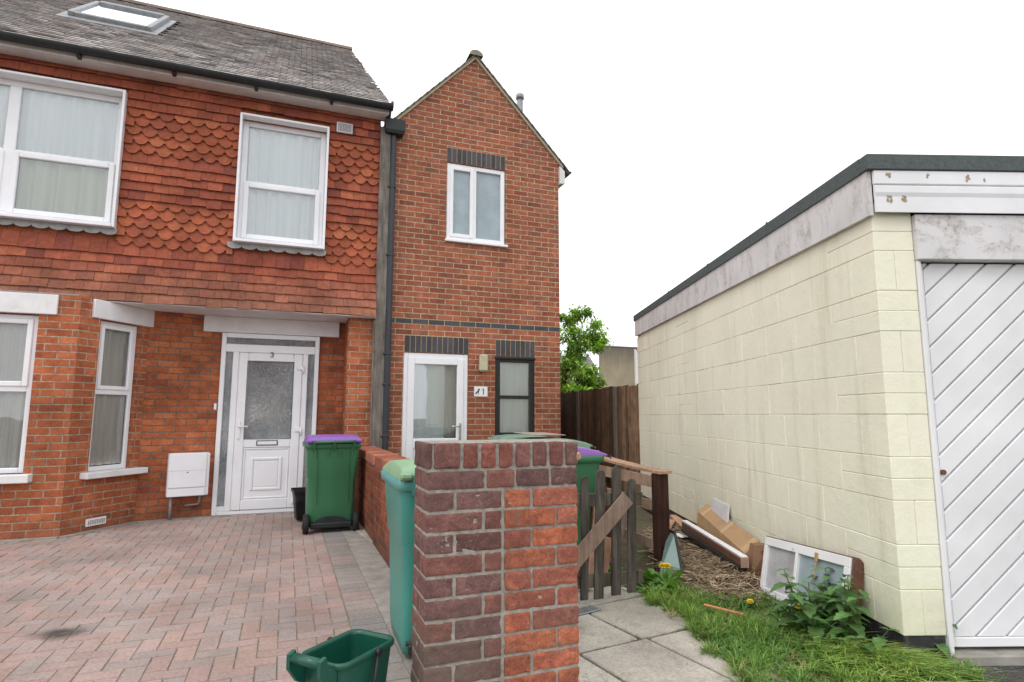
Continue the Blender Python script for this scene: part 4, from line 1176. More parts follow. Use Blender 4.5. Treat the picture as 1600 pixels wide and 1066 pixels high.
def paver(x0, x1, y0, y1, pal, b=.003, h=0.0):
    v = rr.uniform(1.0, 1.16); c = pal[rr.randrange(len(pal))]; g = .0016
    x = (x0 + x1) / 2
    cl = tuple(q * v for q in c); dz = rr.uniform(-.002, .002) + h
    tl = (rr.uniform(-.0015, .0015), rr.uniform(-.0015, .0015))
    A = [(x0 + g, y0 + g), (x1 - g, y0 + g), (x1 - g, y1 - g), (x0 + g, y1 - g)]
    B = [(x0 + g + b, y0 + g + b), (x1 - g - b, y0 + g + b), (x1 - g - b, y1 - g - b), (x0 + g + b, y1 - g - b)]
    zt_ = [dz + tl[0] * s + tl[1] * t for s, t in ((-1, -1), (1, -1), (1, 1), (-1, 1))]
    T_ = [(p[0], p[1], z) for p, z in zip(B, zt_)]; S_ = [(p[0], p[1], z - .006) for p, z in zip(A, zt_)]; L_ = [(p[0], p[1], -.014) for p in A]
    mb.face(T_, cl); cd = tuple(q * .95 for q in cl)
    for i in range(4):
        j = (i + 1) % 4
        mb.face([S_[i], S_[j], T_[j], T_[i]], cd); mb.face([L_[i], L_[j], S_[j], S_[i]], tuple(q * .9 for q in cl))
ox, oy = -8.6, -8.8
for i in range(-2, 90):
    for j in range(-2, 96):
        d = (i - j) % 4
        x, y = ox + i * a, oy + j * a
        if d == 0: bx = (x, x + 2 * a, y, y + a)
        elif d == 3: bx = (x, x + a, y, y + 2 * a)
        else: continue
        bx = (bx[0], min(bx[1], -.902), bx[2], bx[3])
        if inside_drive(bx[0], bx[1], bx[2], bx[3]): paver(*bx, pp)
y = -8.6
gp = [(.285, .255, .24), (.30, .26, .24), (.27, .248, .238), (.33, .258, .235)]
while y < .3:
    paver(-.90 + .001, -.70, y, y + .1, gp); y += .1
tag(mb.build('driveway', MT['paver'], kind='structure'), 'pinkish grey herringbone block paved driveway', 'driveway')
mb = MB(); mb.box(-.70, -.472, -8.6, .45, -.05, .000)
tag(mb.build('drive_edging', MT['concrete'], kind='structure'), 'concrete strip along the foot of the low brick wall', 'edging')
mb = MB()
for M_, x0, x1 in ((frame(-8.2, -.40, 0), 0, 4.77), (CM, 0, CL), (MM, 0, ML), (frame(-2.13, .5, 0), 0, 1.52)):
    mb.M = M_; mb.box(x0, x1, -.09, -.001, -.03, .004 if M_ is not CM else .0055)
mb.M = I4
tag(mb.build('wall_fillet', MT['concrete'], kind='structure'), 'grey mortar strip where the drive meets the house', 'edging')
# path of concrete slabs
PA = math.radians(8); PM = frame(.585, -4.895, PA)
mb = MB(PM); rr = random.Random(3)
sc = [(.43, .388, .335), (.46, .415, .36), (.40, .362, .312), (.44, .40, .348)]
for (x0, x1, y0, y1) in ((-.62, -.012, .012, .62), (.0, .56, .008, .60), (-1.05, -.43, -.60, -.004), (-.42, .028, -.60, 0.0), (.038, .52, -.62, -.006), (-.62, -.012, .635, 1.25), (0, .56, .615, 1.23),
                         (-.62, -.012, 1.26, 1.86), (0, .56, 1.25, 1.85), (-.95, -.35, -1.22, -.612), (-.34, .26, -1.22, -.612), (-.62, -.012, 1.87, 2.47), (0, .56, 1.86, 2.46), (-.62, -.012, 2.48, 3.08), (-.62, -.012, 3.09, 3.7), (-.62, -.012, 3.71, 4.3), (0, .56, 2.47, 3.07), (0, .56, 3.08, 3.68), (0, .56, 3.69, 4.29)):
    T = Matrix.Translation(((x0 + x1) / 2, (y0 + y1) / 2, 0)) @ Matrix.Rotation(rr.uniform(-.012, .012), 4, 'Z') @ Matrix.Rotation(rr.uniform(-.006, .006), 4, 'X')
    w_, h_ = (x1 - x0) / 2 - .005, (y1 - y0) / 2 - .005
    v = rr.uniform(.9, 1.1); c = sc[rr.randrange(4)]
    mb.bbT(T, -w_, w_, -h_, h_, -.05, .012, .006, tuple(q * v for q in c))
tag(mb.build('path', MT['slab'], kind='structure'), 'worn grey concrete slab path leading to the gate', 'path')
mb = MB(); P = [(1.62, -5.72), (1.90, -5.68), (4.4, -6.55), (4.4, -9.5), (.9, -9.5), (1.2, -6.6)]
mb.face([(x, y, -.012) for x, y in P]); tag(mb.build('forecourt', MT['asphalt'], kind='structure'), 'worn dark tarmac in front of the garage door', 'tarmac')
# drain grate by the gate
dg = thing('drain_grate', 'small grey slotted drain grate at the edge of the path', 'drain cover', (.50, -4.37, .014), math.radians(14))
mb = MB(); ring(mb, -.10, .10, -.05, .05, 0, .01, .012)
m2 = MB(Matrix.Rotation(-PI / 2, 4, 'X')); ring(m2, -.10, .10, -.055, .055, -.010, .0, .012, .003); m2.build('rim', MT['galv'], dg)
mb = MB()
for k in range(8): mb.bb(-.086 + k * .0235, -.078 + k * .0235, -.044, .044, -.008, .008, .002)
mb.build('grille', MT['galv'], dg)
# ================================================================== WHEELED BINS
def rrect(hx, y0, y1, r, z, seg=5):
    pts = []
    for cx, cy, a0 in ((hx - r, y1 - r, 0), (-hx + r, y1 - r, 90), (-hx + r, y0 + r, 180), (hx - r, y0 + r, 270)):
        for k in range(seg + 1):
            t = math.radians(a0 + 90 * k / seg); pts.append((cx + math.cos(t) * r, cy + math.sin(t) * r, z))
    return pts
def make_bin(label, loc, rot, body, lid, rim, hs=1.0, lift=0.0, seed=1, wx=.225, zb=.055):
    """back (wheels, handle) faces local -y"""
    b = thing('wheelie_bin', label, 'wheelie bin', loc, rot, 'wheelie bins outside the houses')
    H = .93 * hs
    m = MB()
    R_ = [rrect(.225, .075, .545, .05, zb), rrect(.235, .055, .56, .05, .10), rrect(.240, .045, .568, .05, .30), rrect(.246, .034, .585, .05, .56), rrect(.255, .030, .600, .05, .575), rrect(.272, .006, .660, .05, H - .04), rrect(.275, .002, .668, .05, H)]
    m.loft(R_, cap0=True, smooth=True)
    m.loft([rrect(.262, .015, .655, .045, H), rrect(.255, .03, .64, .045, H - .25)], smooth=True, flip=True)
    m.build('body', body, b)
    m = MB(); m.loft([rrect(.272, .004, .664, .05, H - .052), rrect(.290, -.014, .684, .055, H - .045), rrect(.292, -.016, .686, .055, H - .004), rrect(.286, -.010, .680, .05, H + .004), rrect(.262, .015, .655, .045, H + .002)], smooth=True)
    for x in (-.19, -.06, .06, .19): m.box(x - .005, x + .005, -.010, .02, H - .13, H - .05)
    m.build('rim', rim, b)
    m = MB(); m.tube([(-.215, -.052, H + .022), (.215, -.052, H + .022)], .0155, 12)
    for x in (-.205, 0, .205):
        m.prism([(x - .012, -.068, H + .035), (x - .012, -.038, H + .035), (x - .012, .0, H + .0), (x - .012, .005, H - .07), (x - .012, -.012, H - .07), (x - .012, -.055, H - .0)], (.024, 0, 0))
    m.build('handle', rim, b)
    # lid: arched front to back, skirted sides
    m = MB()
    prof = [(-.030, H + .012), (-.028, H + .038), (-.005, H + .066), (.05, H + .076), (.18, H + .086), (.34, H + .086), (.50, H + .072), (.62, H + .048), (.70, H + .022), (.735, H - .006)]
    prof = [(y, z + lift * (y + .03)) for y, z in prof]
    rings = []
    for y, z in prof:
        rings.append([(-.276, y, max(H + .004 + lift * (y + .03), min(z, H + .008)) if y > -.02 else z - .01), (-.274, y, z - .014), (-.256, y, z - .002), (-.10, y, z + .004), (.10, y, z + .004), (.256, y, z - .002), (.274, y, z - .014), (.276, y, max(H + .004 + lift * (y + .03), min(z, H + .008)) if y > -.02 else z - .01)])
    m.loft(rings, closed=False, smooth=True, flip=True)
    m.loft([[(x, y + (.0), z - .004) for x, y, z in r] for r in rings], closed=False, smooth=True)
    m.bb(-.10, .10, .655, .725, H + .012, H + .034, .008)
    lo = m.build('lid', lid, b)
    for x in (-.255, -.0, .255):
        m = MB(); m.bb(x - .032, x + .032, -.062, -.012, H + .012, H + .050, .012); m.build('hinge', lid, b)
    # wheels and axle
    for s in (-1, 1):
        m = MB(); m.tube([(s * wx, .045, .1), (s * (wx + .01), .045, .1), (s * (wx + .05), .045, .1), (s * (wx + .057), .045, .1)], [.088, .1, .1, .088], 22)
        w = m.build('wheel', MT['rubber'], b)
        m = MB(); m.tube([(s * (wx + .0575), .045, .1), (s * (wx + .064), .045, .1)], .05, 14); m.build('hub', MT['black_plastic'], w)
    m = MB(); m.tube([(-.224, .045, .1), (.224, .045, .1)], .012, 8)
    m.bb(-.215, .215, .010, .05, .050, .105, .01)
    pr = [(math.cos(t) * .165, .030 - .004, .1055 + math.sin(t) * .060) for t in [PI * i / 14 for i in range(15)]]
    m.prism(pr, (0, .03, 0)); m.build('axle', MT['black_plastic'], b)
    for x in (-.165, .165):
        m = MB(); m.prism([(x - .002, .0275, .30), (x + .002, .0275, .30), (x + .002, .000, H - .06), (x - .002, .000, H - .06)], (0, .012, 0)); m.build('body_rib', body, b)
    return b
make_bin('green wheelie bin with purple lid standing in front of door 3', (-.818, -1.17, 0), math.radians(1.5), MT['bin_green'], MT['lid_purple'], MT['bin_green'], 1.0)
make_bin('teal wheelie bin with pale green lid pushed behind the brick pier', (-.48, -4.80, 0), math.radians(-1), MT['bin_teal'], MT['lid_green'], MT['rim_teal'], .97, wx=.09, zb=.03)
make_bin('green wheelie bin with purple lid behind the broken picket gate', (.40, -3.36, 0), math.radians(-94), MT['bin_green'], MT['lid_purple'], MT['bin_green'], .985)
make_bin('nearer of two dull green lidded bins, just behind the purple lidded one', (.79, -2.45, 0), math.radians(-84), MT['bin_green'], MT['lid_dull'], MT['lid_dull'], 1.0)
make_bin('farther of two dull green lidded bins, right under the black framed window', (1.02, -1.25, 0), math.radians(-95), MT['bin_green'], MT['lid_dull'], MT['lid_dull'], .99)
# flattened cardboard on the far lid
mb = MB(); mb.bbT(Matrix.Rotation(.05, 4, 'X'), -.20, .20, -.16, .16, 0, .008, .002)
o = mb.build('cardboard_sheet', MT['card_grey']); o.location = (1.02, -2.48, 1.052); o.rotation_euler = (0, .02, .3); tag(o, 'piece of brown card lying on the dull green bin lid', 'cardboard')

# food caddy
fc = thing('food_caddy', 'small dark green food waste caddy standing open beside the teal bin', 'caddy', (-1.045, -5.365, 0), math.radians(42))
def rr2(hx, hy, r, z, seg=5): return [(x, y - 0, zz) for x, y, zz in rrect(hx, -hy, hy, r, z, seg)]
mb = MB(); HZ = .345
mb.loft([rr2(.125, .080, .03, .0), rr2(.128, .084, .035, .06), rr2(.150, .105, .04, HZ - .03), rr2(.151, .106, .04, HZ)], cap0=True)
mb.loft([rr2(.145, .100, .038, HZ), rr2(.144, .099, .038, HZ - .03), rr2(.124, .080, .03, .02)], flip=True, cap1=True)
mb.build('body', MT['caddy'], fc)
mb = MB(); mb.loft([rr2(.150, .105, .04, HZ - .022), rr2(.160, .115, .045, HZ - .018), rr2(.162, .117, .045, HZ - .002), rr2(.158, .113, .045, HZ + .005), rr2(.145, .100, .038, HZ + .002), rr2(.144, .099, .038, HZ - .01)])
mb.build('rim', MT['caddy'], fc)
mb = MB()
for s in (-1, 1):
    mb.prism([(-.150, s * .075 - .008, HZ - .01), (-.150, s * .075 - .008, HZ - .09), (-.190, s * .075 - .008, HZ - .07), (-.232, s * .075 - .008, HZ - .015), (-.232, s * .075 - .008, HZ + .035), (-.205, s * .075 - .008, HZ + .045), (-.19, s * .075 - .008, HZ - .005)], (0, .016, 0))
mb.tube([(-.215, -.068, HZ + .022), (-.215, .068, HZ + .022)], .018, 12)
mb.build('grab_bar', MT['caddy'], fc)
for s in (-1, 1):
    mb = MB(); mb.tube([(.03, s * .122, HZ - .01), (.0, s * .130, HZ - .10), (-.035, s * .125, HZ - .22)], .0075, 8); mb.tube([(.03, s * .112, HZ - .008), (.03, s * .132, HZ - .008)], .013, 10)
    mb.build('carry_handle', MT['black_plastic'], fc)
# black crate behind the purple lidded bin
cr_ = thing('recycling_crate', 'black plastic crate half hidden behind the purple lidded bin by door 3', 'crate', (-.98, -.22, 0), .1)
mb = MB(); mb.loft([rr2(.18, .13, .03, .02), rr2(.215, .165, .035, .32), rr2(.23, .18, .035, .325), rr2(.23, .18, .035, .36)], cap0=True); mb.loft([rr2(.222, .172, .035, .36), rr2(.18, .13, .03, .05)], flip=True, cap1=True)
mb.build('body', MT['black_plastic'], cr_)

# ================================================================== GATE AND FENCES
rr = random.Random(61)
gt_ = thing('picket_gate', 'dilapidated grey picket gate with a brown board nailed across it', 'gate', (.55, -4.26, 0))
GO = (.55, -4.26, 0)
for xb, xt, zb, zt, w in ((.190, .19, .05, .80, .062), (.310, .31, .05, .85, .062), (.430, .43, .05, .84, .062), (.556, .572, .045, .83, .052), (.662, .692, .040, .865, .066), (.795, .816, .050, .885, .066), (.915, .936, .055, .800, .062)):
    m = MB(); d = (xt - xb) / (zt - zb); n = 7
    pr = [(xb - w / 2, zb), (xb + w / 2, zb)] + [(xt + math.cos(t) * w / 2, zt - w * .38 + math.sin(t) * w * .45) for t in [PI * i / n for i in range(n + 1)]]
    v = rr.uniform(.75, 1.25)
    m.prism([(x, -4.272 + rr.uniform(-.002, .002), z) for x, z in pr], (0, .018, 0), (v, v, v))
    m.build('picket', MT['old_wood'], gt_, GO)
for z, a, b, dz in ((.685, .10, 1.03, -.02), (.160, .10, 1.02, -.015)):
    m = MB(); m.beam((a, -4.237, z), (b, -4.237, z + dz), .028, .085, (1.35, 1.35, 1.2), .003); m.build('rail', MT['old_wood'], gt_, GO)
m = MB(); m.beam((.44, -4.287, .26), (.888, -4.287, .682), .018, .105, (.95, .88, .84), .002); m.build('brace_board', MT['new_grey'], gt_, GO, label='paler brown board nailed diagonally')

wf = thing('timber_fence', 'low broken timber fence with pale boards and dark post beside the gate', 'fence', (1.61, -3.6, 0))
FO = (1.61, -3.6, 0)
for x, y, h in ((1.612, -3.615, .758), (1.585, -2.72, .72)):
    m = MB(); m.bb(x - .052, x + .052, y - .05, y + .05, -.06, h, .005); m.build('post', MT['post_wood'], wf, FO)
m = MB()
cap = [(1.62 - .01 * k, -3.69 + k * .165, .772 + .012 * k - .012 * math.sin(k / 7 * PI)) for k in range(8)]
for a, b in zip(cap, cap[1:]): m.beam(a, (b[0], b[1] + .001, b[2]), .135, .024, (1.05, .98, .92), .001)
m.build('cap_rail', MT['new_wood'], wf, FO)
for za, zb, h, c in ((.695, .72, .095, 1.0), (.50, .53, .085, .82), (.19, .22, .085, .72)):
    m = MB(); m.beam((1.548, -3.58, za), (1.52, -2.62, zb), .020, h, (c, c, c), .002); m.build('rail', MT['new_wood'], wf, FO)
m = MB(); m.beam((1.05, -3.05, .70), (1.52, -2.66, .80), .085, .022, (1.1, 1.0, .9), .002); m.build('rail_end', MT['new_wood'], wf, FO)

def plank(label, a, b, w, h, mat, col=(1, 1, 1), up=(0, 0, 1), name='plank', cat='plank', group=None):
    m = MB(); a, b = Vector(a), Vector(b)
    m.beam(a, b, w, h, col, .003, up)
    return tag(m.build(name, MT[mat], None), label, cat, group)
plank('rounded pale board end jammed on the purple bin lid corner beside the pier', (.47, -4.02, .885), (.66, -3.98, .955), .10, .045, 'new_wood', (1.15, 1.05, .9))
plank('upright pale batten standing between the gate and the purple lidded bin', (1.13, -3.30, 0), (1.16, -3.22, .90), .045, .03, 'new_wood', (1.0, .9, .7), (1, 0, 0))
plank('thin upright batten nearest the green bin behind the gate', (1.03, -3.36, 0), (1.05, -3.30, .84), .025, .025, 'new_wood', (.8, .7, .6), (1, 0, 0))
plank('pinkish board leaning behind the gate on the rubbish', (.90, -3.75, .02), (1.24, -3.25, .62), .09, .02, 'new_wood', (1.1, .95, .9), (0, -1, 0))
plank('dark board leaning steeply behind the right end of the gate', (1.18, -3.62, .02), (1.30, -3.2, .66), .07, .02, 'post_wood', (1.6, 1.5, 1.4), (0, -1, 0))
plank('brown offcut lying flat on the path behind the gate', (.62, -3.78, .05), (1.02, -3.55, .09), .07, .03, 'new_wood', (.6, .5, .45))
plank('pink offcut standing behind the lower gate rail', (.86, -3.95, .02), (.96, -3.88, .34), .07, .02, 'new_wood', (1.0, .85, .75), (0, -1, 0))
plank('grey board lying at an angle behind the gate pickets', (.95, -3.90, .16), (1.40, -3.45, .48), .08, .02, 'grey_wood', (.8, .72, .65), (0, -1, .3))
def scrap(label, loc, sx, sy, seed, mat='paper', h=.03):
    q = random.Random(seed); m = MB(); n = 4
    P = {}
    for i in range(n + 1):
        for j in range(n + 1): P[i, j] = ((i / n - .5) * sx + q.uniform(-.2, .2) * sx / n, (j / n - .5) * sy + q.uniform(-.2, .2) * sy / n, q.uniform(0, h))
    for i in range(n):
        for j in range(n): m.face([P[i, j], P[i + 1, j], P[i + 1, j + 1], P[i, j + 1]])
    o = m.build('paper_scrap', MT[mat]); o.location = loc; o.rotation_euler = (.15, .05, q.uniform(0, 3)); return tag(o, label, 'litter')
scrap('crumpled white paper lying behind the left pickets of the gate', (.70, -3.98, .03), .11, .08, 3, h=.05)
scrap('white scrap of board on the straw near the brown frame', (2.40, -2.86, .05), .22, .16, 5, h=.02)

# tall board fence behind the garage
bf = thing('board_fence', 'tall dark brown board fence running back from the garage corner', 'fence', (3.5, -.4, 0))
BFO = (3.5, -.4, 0)
def panel(parent, org, a, b, h, seed, tint=1.0):
    q = random.Random(seed); m = MB(); a, b = Vector((*a, 0)), Vector((*b, 0)); d = b - a; L = d.length; ang = math.atan2(d.y, d.x)
    M_ = Matrix.Translation(a) @ Matrix.Rotation(ang, 4, 'Z'); n = max(1, round(L / .115)); w = L / n
    for i in range(n):
        v = q.uniform(.6, 1.35) * tint; dz = q.uniform(-.012, .012); t_ = q.uniform(-.004, .004)
        T = M_ @ Matrix.Translation((i * w, t_, 0)) @ Matrix.Rotation(.05, 4, 'Z')
        m.bbT(T, 0, w + .008, -.007, .007, .03, h + dz, .002, (v, v * .98, v * .95))
    m.bbT(M_, 0, L, .02, .05, .3, .38, .002, (.8, .8, .8)); m.bbT(M_, 0, L, .02, .05, h - .4, h - .32, .002, (.8, .8, .8))
    m.build('panel', MT['fence_wood'], parent, org)
panel(bf, BFO, (3.62, .40), (3.495, -.47), 1.69, 1, 1.9)
panel(bf, BFO, (3.93, 2.30), (3.64, .52), 1.70, 2, 1.05)
panel(bf, BFO, (4.25, 4.2), (3.95, 2.42), 1.70, 3, .6)
for x, y in ((3.630, .46), (3.94, 2.36)):
    m = MB(); m.bb(x - .032, x + .032, y - .04, y + .04, -.05, 1.70, .008); m.build('post', MT['post_grey'], bf, BFO)
cf = thing('cross_fence', 'short dark board fence closing the passage behind the narrow house', 'fence', (3.2, 4.2, 0))
panel(cf, (3.2, 4.2, 0), (2.45, 4.25), (4.2, 4.15), 1.62, 4, .9)

# ================================================================== CLUTTER BESIDE THE GARAGE
gs = thing('glass_sheet', 'sheet of greenish glass with dark edging leaning on the dark fence post', 'glass sheet', (1.5, -3.9, 0))
def quadplate(parent, org, c, th, mat, name, ins=0.0):
    """c = BL, BR, TR, TL"""
    c = [Vector(p) for p in c]; n = (c[1] - c[0]).cross(c[3] - c[0]).normalized()
    m = MB(); m.prism(c, -n * th); return m.build(name, mat, parent, org)
c_ = [Vector(p) for p in ((1.415, -3.845, .005), (1.532, -4.005, .005), (1.658, -3.735, .300), (1.690, -3.60, .300))]
MT['green_glass'] = plain('green_glass_sheet', (.17, .25, .225), .08, .2, 5, 0, dirt=.2, dirtcol=(.35, .38, .34), spec=.8)
quadplate(gs, (1.5, -3.9, 0), c_, .006, MT['green_glass'], 'glass')
m = MB()
for a, b in ((c_[1], c_[2]), (c_[2], c_[3]), (c_[0], c_[1])): m.beam(a, b, .020, .022, ch=.002)
m.build('edging', MT['black_paint'], gs, (1.5, -3.9, 0))
# long brown frame member
bfz = thing('timber_beam', 'long reddish brown frame section with white top lying beside the cardboard box', 'frame section', (2.2, -3.92, 0))
T0 = (2.2, -3.92, 0)
a, b = Vector(GM @ Vector((-.228, 1.40, .150))), Vector(GM @ Vector((-.226, 2.80, .172)))
MT['card_dark'] = plain('shaded_cardboard', (.25, .145, .08), .85, .15, 7, .0008, dirt=.2, dirtcol=(.16, .09, .05))
MT['mahogany'] = plain('mahogany_stain', (.15, .065, .045), .4, .3, 14, 0, dirt=.35, dirtcol=(.30, .20, .15))
m = MB(); m.beam(a, b, .056, .060, ch=.004); m.build('core', MT['mahogany'], bfz, T0)
m = MB(); m.beam(a + Vector((.003, 0, .038)), b + Vector((.003, 0, .038)), .052, .015, ch=.003); m.build('white_face', MT['board_white'], bfz, T0)
m = MB(); m.beam(a + Vector((-.006, .01, -.052)), b + Vector((-.006, 0, -.052)), .060, .040, ch=.003); m.build('black_channel', MT['black_paint'], bfz, T0)
dd = (b - a).normalized()
m = MB(); m.beam(a - dd * .012, a - dd * .0015, .060, .075, ch=.002); m.build('end_grain', MT['new_wood'], bfz, T0)
# cardboard box, in the garage's own frame
GT = lambda x, y, z: Vector(GM @ Vector((x, y, z)))
cb = thing('cardboard_box', 'long brown cardboard box sealed with tape lying along the cream wall', 'cardboard box', tuple(GT(-.17, 1.6, 0)), GA)
def hexa(m, A, B):
    """box between two end quads given as BL, BR, TR, TL seen from the near end"""
    A = [Vector(p) for p in A]; B = [Vector(p) for p in B]
    m.face(A); m.face(B[::-1])
    for i in range(4):
        j = (i + 1) % 4; m.face([A[j], A[i], B[i], B[j]])
def lerp4(A, B, t): return [Vector(a).lerp(Vector(b), t) for a, b in zip(A, B)]
CX = lambda P: [(x + .17, y - 1.6, z) for x, y, z in P]
NE = CX([(-.180, 1.52, .030), (-.045, 1.56, .085), (-.028, 1.58, .268), (-.160, 1.545, .180)])
FE = CX([(-.165, 2.62, .190), (-.050, 2.66, .215), (-.026, 2.70, .390), (-.140, 2.66, .325)])
m = MB(); hexa(m, NE, FE); m.build('carton', MT['card'], cb)
def grow(Q, k):
    c = sum(Q, Vector()) / 4; return [c + (p - c) * k for p in Q]
for t0 in (.03, .42, .86):
    m = MB(); hexa(m, grow(lerp4(NE, FE, t0), 1.012), grow(lerp4(NE, FE, t0 + .055), 1.012)); m.build('tape', MT['tape'], cb)
EF0 = [Vector(p) for p in CX([(-.175, 1.43, .025), (-.030, 1.435, .060), (-.026, 1.425, .268), (-.118, 1.46, .262)])]
m = MB(); hexa(m, EF0, [p + Vector((0, .085, 0)) for p in EF0]); m.build('end_flap', MT['card_dark'], cb)
m = MB()
for k, (s_, t_) in enumerate(((.62, .25), (.66, .5), (.70, .75))):
    c_e = EF0[0].lerp(EF0[1], s_).lerp(EF0[3].lerp(EF0[2], s_), t_)
    m.tube([c_e + Vector((math.cos(w) * .022, -.003, math.sin(w) * .020)) for w in [i * PI / 6 for i in range(10)]], .005, 5)
m.build('red_print', MT['print_red'], cb)
pf = MB(); hexa(pf, [(-.075, 2.12, .25), (-.060, 2.12, .25), (-.008, 2.19, .445), (-.023, 2.19, .445)], [(-.075, 2.50, .26), (-.060, 2.50, .26), (-.008, 2.56, .462), (-.023, 2.56, .462)])
o = pf.build('foam_board', MT['poly']); o.location = (GP[0], GP[1], 0); o.rotation_euler = (0, 0, GA); tag(o, 'pale grey foam board standing behind the cardboard box', 'foam board')
# discarded window sash
ss = thing('window_sash', 'old white timber window sash leaning against the cream wall behind nettles', 'window sash', (GP[0], GP[1], 0), GA)
BL, BR, TR, TL = [Vector(p) for p in ((-.233, 1.12, .01), (-.133, .27, .06), (-.050, .265, .435), (-.150, 1.11, .385))]
u = (BR - BL); LU = u.length; u.normalize(); v_ = (TL - BL); LV = v_.length; v_ = (v_ - u * v_.dot(u)).normalized(); n_ = u.cross(v_)
ST2 = Matrix(((u.x, v_.x, n_.x, BL.x), (u.y, v_.y, n_.y, BL.y), (u.z, v_.z, n_.z, BL.z), (0, 0, 0, 1)))
MT['sash_paint'] = peel('flaking_sash_paint', (.78, .77, .78), (.26, .20, .15), .60, .72, (1, 1, 1), 9.0)
m = MB(ST2)
m.bb(0, LU, 0, .050, -.02, .02, .003); m.bb(0, LU, LV - .055, LV, -.02, .02, .003); m.bb(0, .038, .05, LV - .055, -.019, .02, .003); m.bb(LU - .05, LU, .05, LV - .055, -.019, .02, .003)
m.build('frame', MT['sash_paint'], ss)
m = MB(ST2); m.bb(.355, .382, .05, LV - .055, -.016, .021, .004); m.build('glazing_bar', MT['sash_paint'], ss)
m = MB(ST2); m.bb(-.001, LU + .001, LV + .0005, LV + .006, -.045, .014, .002); m.bb(LU + .0005, LU + .012, 0, LV, -.045, .010, .002); m.build('bare_edge', MT['mahogany'], ss)
MT['film'] = plain('cloudy_film', (.46, .45, .47), .35, .22, 9, .004, dirt=.25, dirtcol=(.62, .60, .62))
MT['blue_pane'] = plain('dusty_pane', (.34, .41, .44), .18, .15, 4, 0, dirt=.2, dirtcol=(.25, .30, .30))
m = MB(ST2); m.face([(.038, .05, .0), (.355, .05, .0), (.355, LV - .055, .0), (.038, LV - .055, .0)]); m.build('pane', MT['film'], ss, label='pane covered by cloudy film')
m = MB(ST2); m.face([(.382, .05, .0), (LU - .05, .05, .0), (LU - .05, LV - .055, .0), (.382, LV - .055, .0)]); m.build('pane', MT['blue_pane'], ss)
m = MB(ST2); m.bb(.56, .585, LV - .075, LV - .02, .021, .03, .002); m.bb(.568, .576, LV - .17, LV - .07, .021, .027, .002); m.build('stay', MT['brass'] if 'brass' in MT else MT['tape'], ss)
of = thing('timber_surround', 'brown timber frame wedged behind the white sash against the cream wall', 'timber frame', (GP[0], GP[1], 0), GA)
m = MB(ST2 @ Matrix.Translation((.008, .002, -.048)))
m.bb(0, LU, 0, .045, -.02, .02, .003); m.bb(0, LU, LV - .055, LV - .012, -.02, .02, .003); m.bb(0, .04, .045, LV - .055, -.019, .019, .003); m.bb(LU - .045, LU, .045, LV - .055, -.019, .019, .003)
m.build('frame', MT['mahogany'], of)
plank('short orange stick lying in the grass by the straw', (1.16, -4.70, .075), (1.27, -4.92, .07), .018, .012, 'new_wood', (1.35, .85, .55), name='stick', cat='stick')
plank('pale plank lying on the straw left of the brown frame', (2.62, -2.65, .06), (2.95, -1.95, .08), .10, .03, 'new_wood', (1.35, 1.25, 1.15))
plank('second pale plank crossing the straw near the glass sheet', (2.25, -2.72, .05), (2.78, -2.15, .07), .07, .025, 'new_wood', (1.1, 1.05, .95))

# ================================================================== VEGETATION
def in_poly(x, y, P):
    c = False; j = len(P) - 1
    for i in range(len(P)):
        if (P[i][1] > y) != (P[j][1] > y) and x < (P[j][0] - P[i][0]) * (y - P[i][1]) / (P[j][1] - P[i][1]) + P[i][0]: c = not c
        j = i
    return c
def blade(m, x, y, z, h, w, ang, bend, col, n=3):
    dx, dy = math.cos(ang), math.sin(ang); px_, py_ = -dy, dx
    prev = None
    for k in range(n + 1):
        t = k / n; r = bend * t * t * h; zz = z + h * (t - .35 * bend * t * t)
        ww = w * (1 - t ** 1.6) * .5 + .0003
        a = (x + dx * r - px_ * ww, y + dy * r - py_ * ww, zz); b = (x + dx * r + px_ * ww, y + dy * r + py_ * ww, zz)
        ia, ib = m.vert(a), m.vert(b)
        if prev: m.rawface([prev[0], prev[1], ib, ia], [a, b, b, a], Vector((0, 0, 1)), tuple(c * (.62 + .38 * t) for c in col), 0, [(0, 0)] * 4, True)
        prev = (ia, ib)
rr = random.Random(71)
GRASS = [(.98, -4.40), (1.02, -4.66), (.90, -4.98), (.78, -5.28), (.70, -5.55), (.52, -5.95), (.9, -6.5), (1.50, -6.25), (1.80, -5.86), (1.76, -5.62), (1.63, -5.55), (1.88, -4.75), (1.82, -4.52), (1.50, -4.55), (1.32, -4.30), (1.38, -4.02), (1.20, -4.06)]
mb = MB(); st = .035
for i in range(int(1.6 / st)):
    for j in range(int(2.6 / st)):
        x, y = .45 + i * st, -6.5 + j * st
        k = noise.noise((x * 7, y * 7, 3.0)) * .05
        if in_poly(x + st / 2 - .035 + k, y + st / 2 + k * .7, GRASS):
            hh_ = lambda a, b: .016 + .012 * noise.noise((a * 6, b * 6, 0.5))
            mb.face([(x, y, hh_(x, y)), (x + st, y, hh_(x + st, y)), (x + st, y + st, hh_(x + st, y + st)), (x, y + st, hh_(x, y + st))], smooth=True)
tag(mb.build('verge', MT['turf'], kind='structure'), 'soil and turf between the slabs and the garage', 'verge')
mb = MB(); n = 0
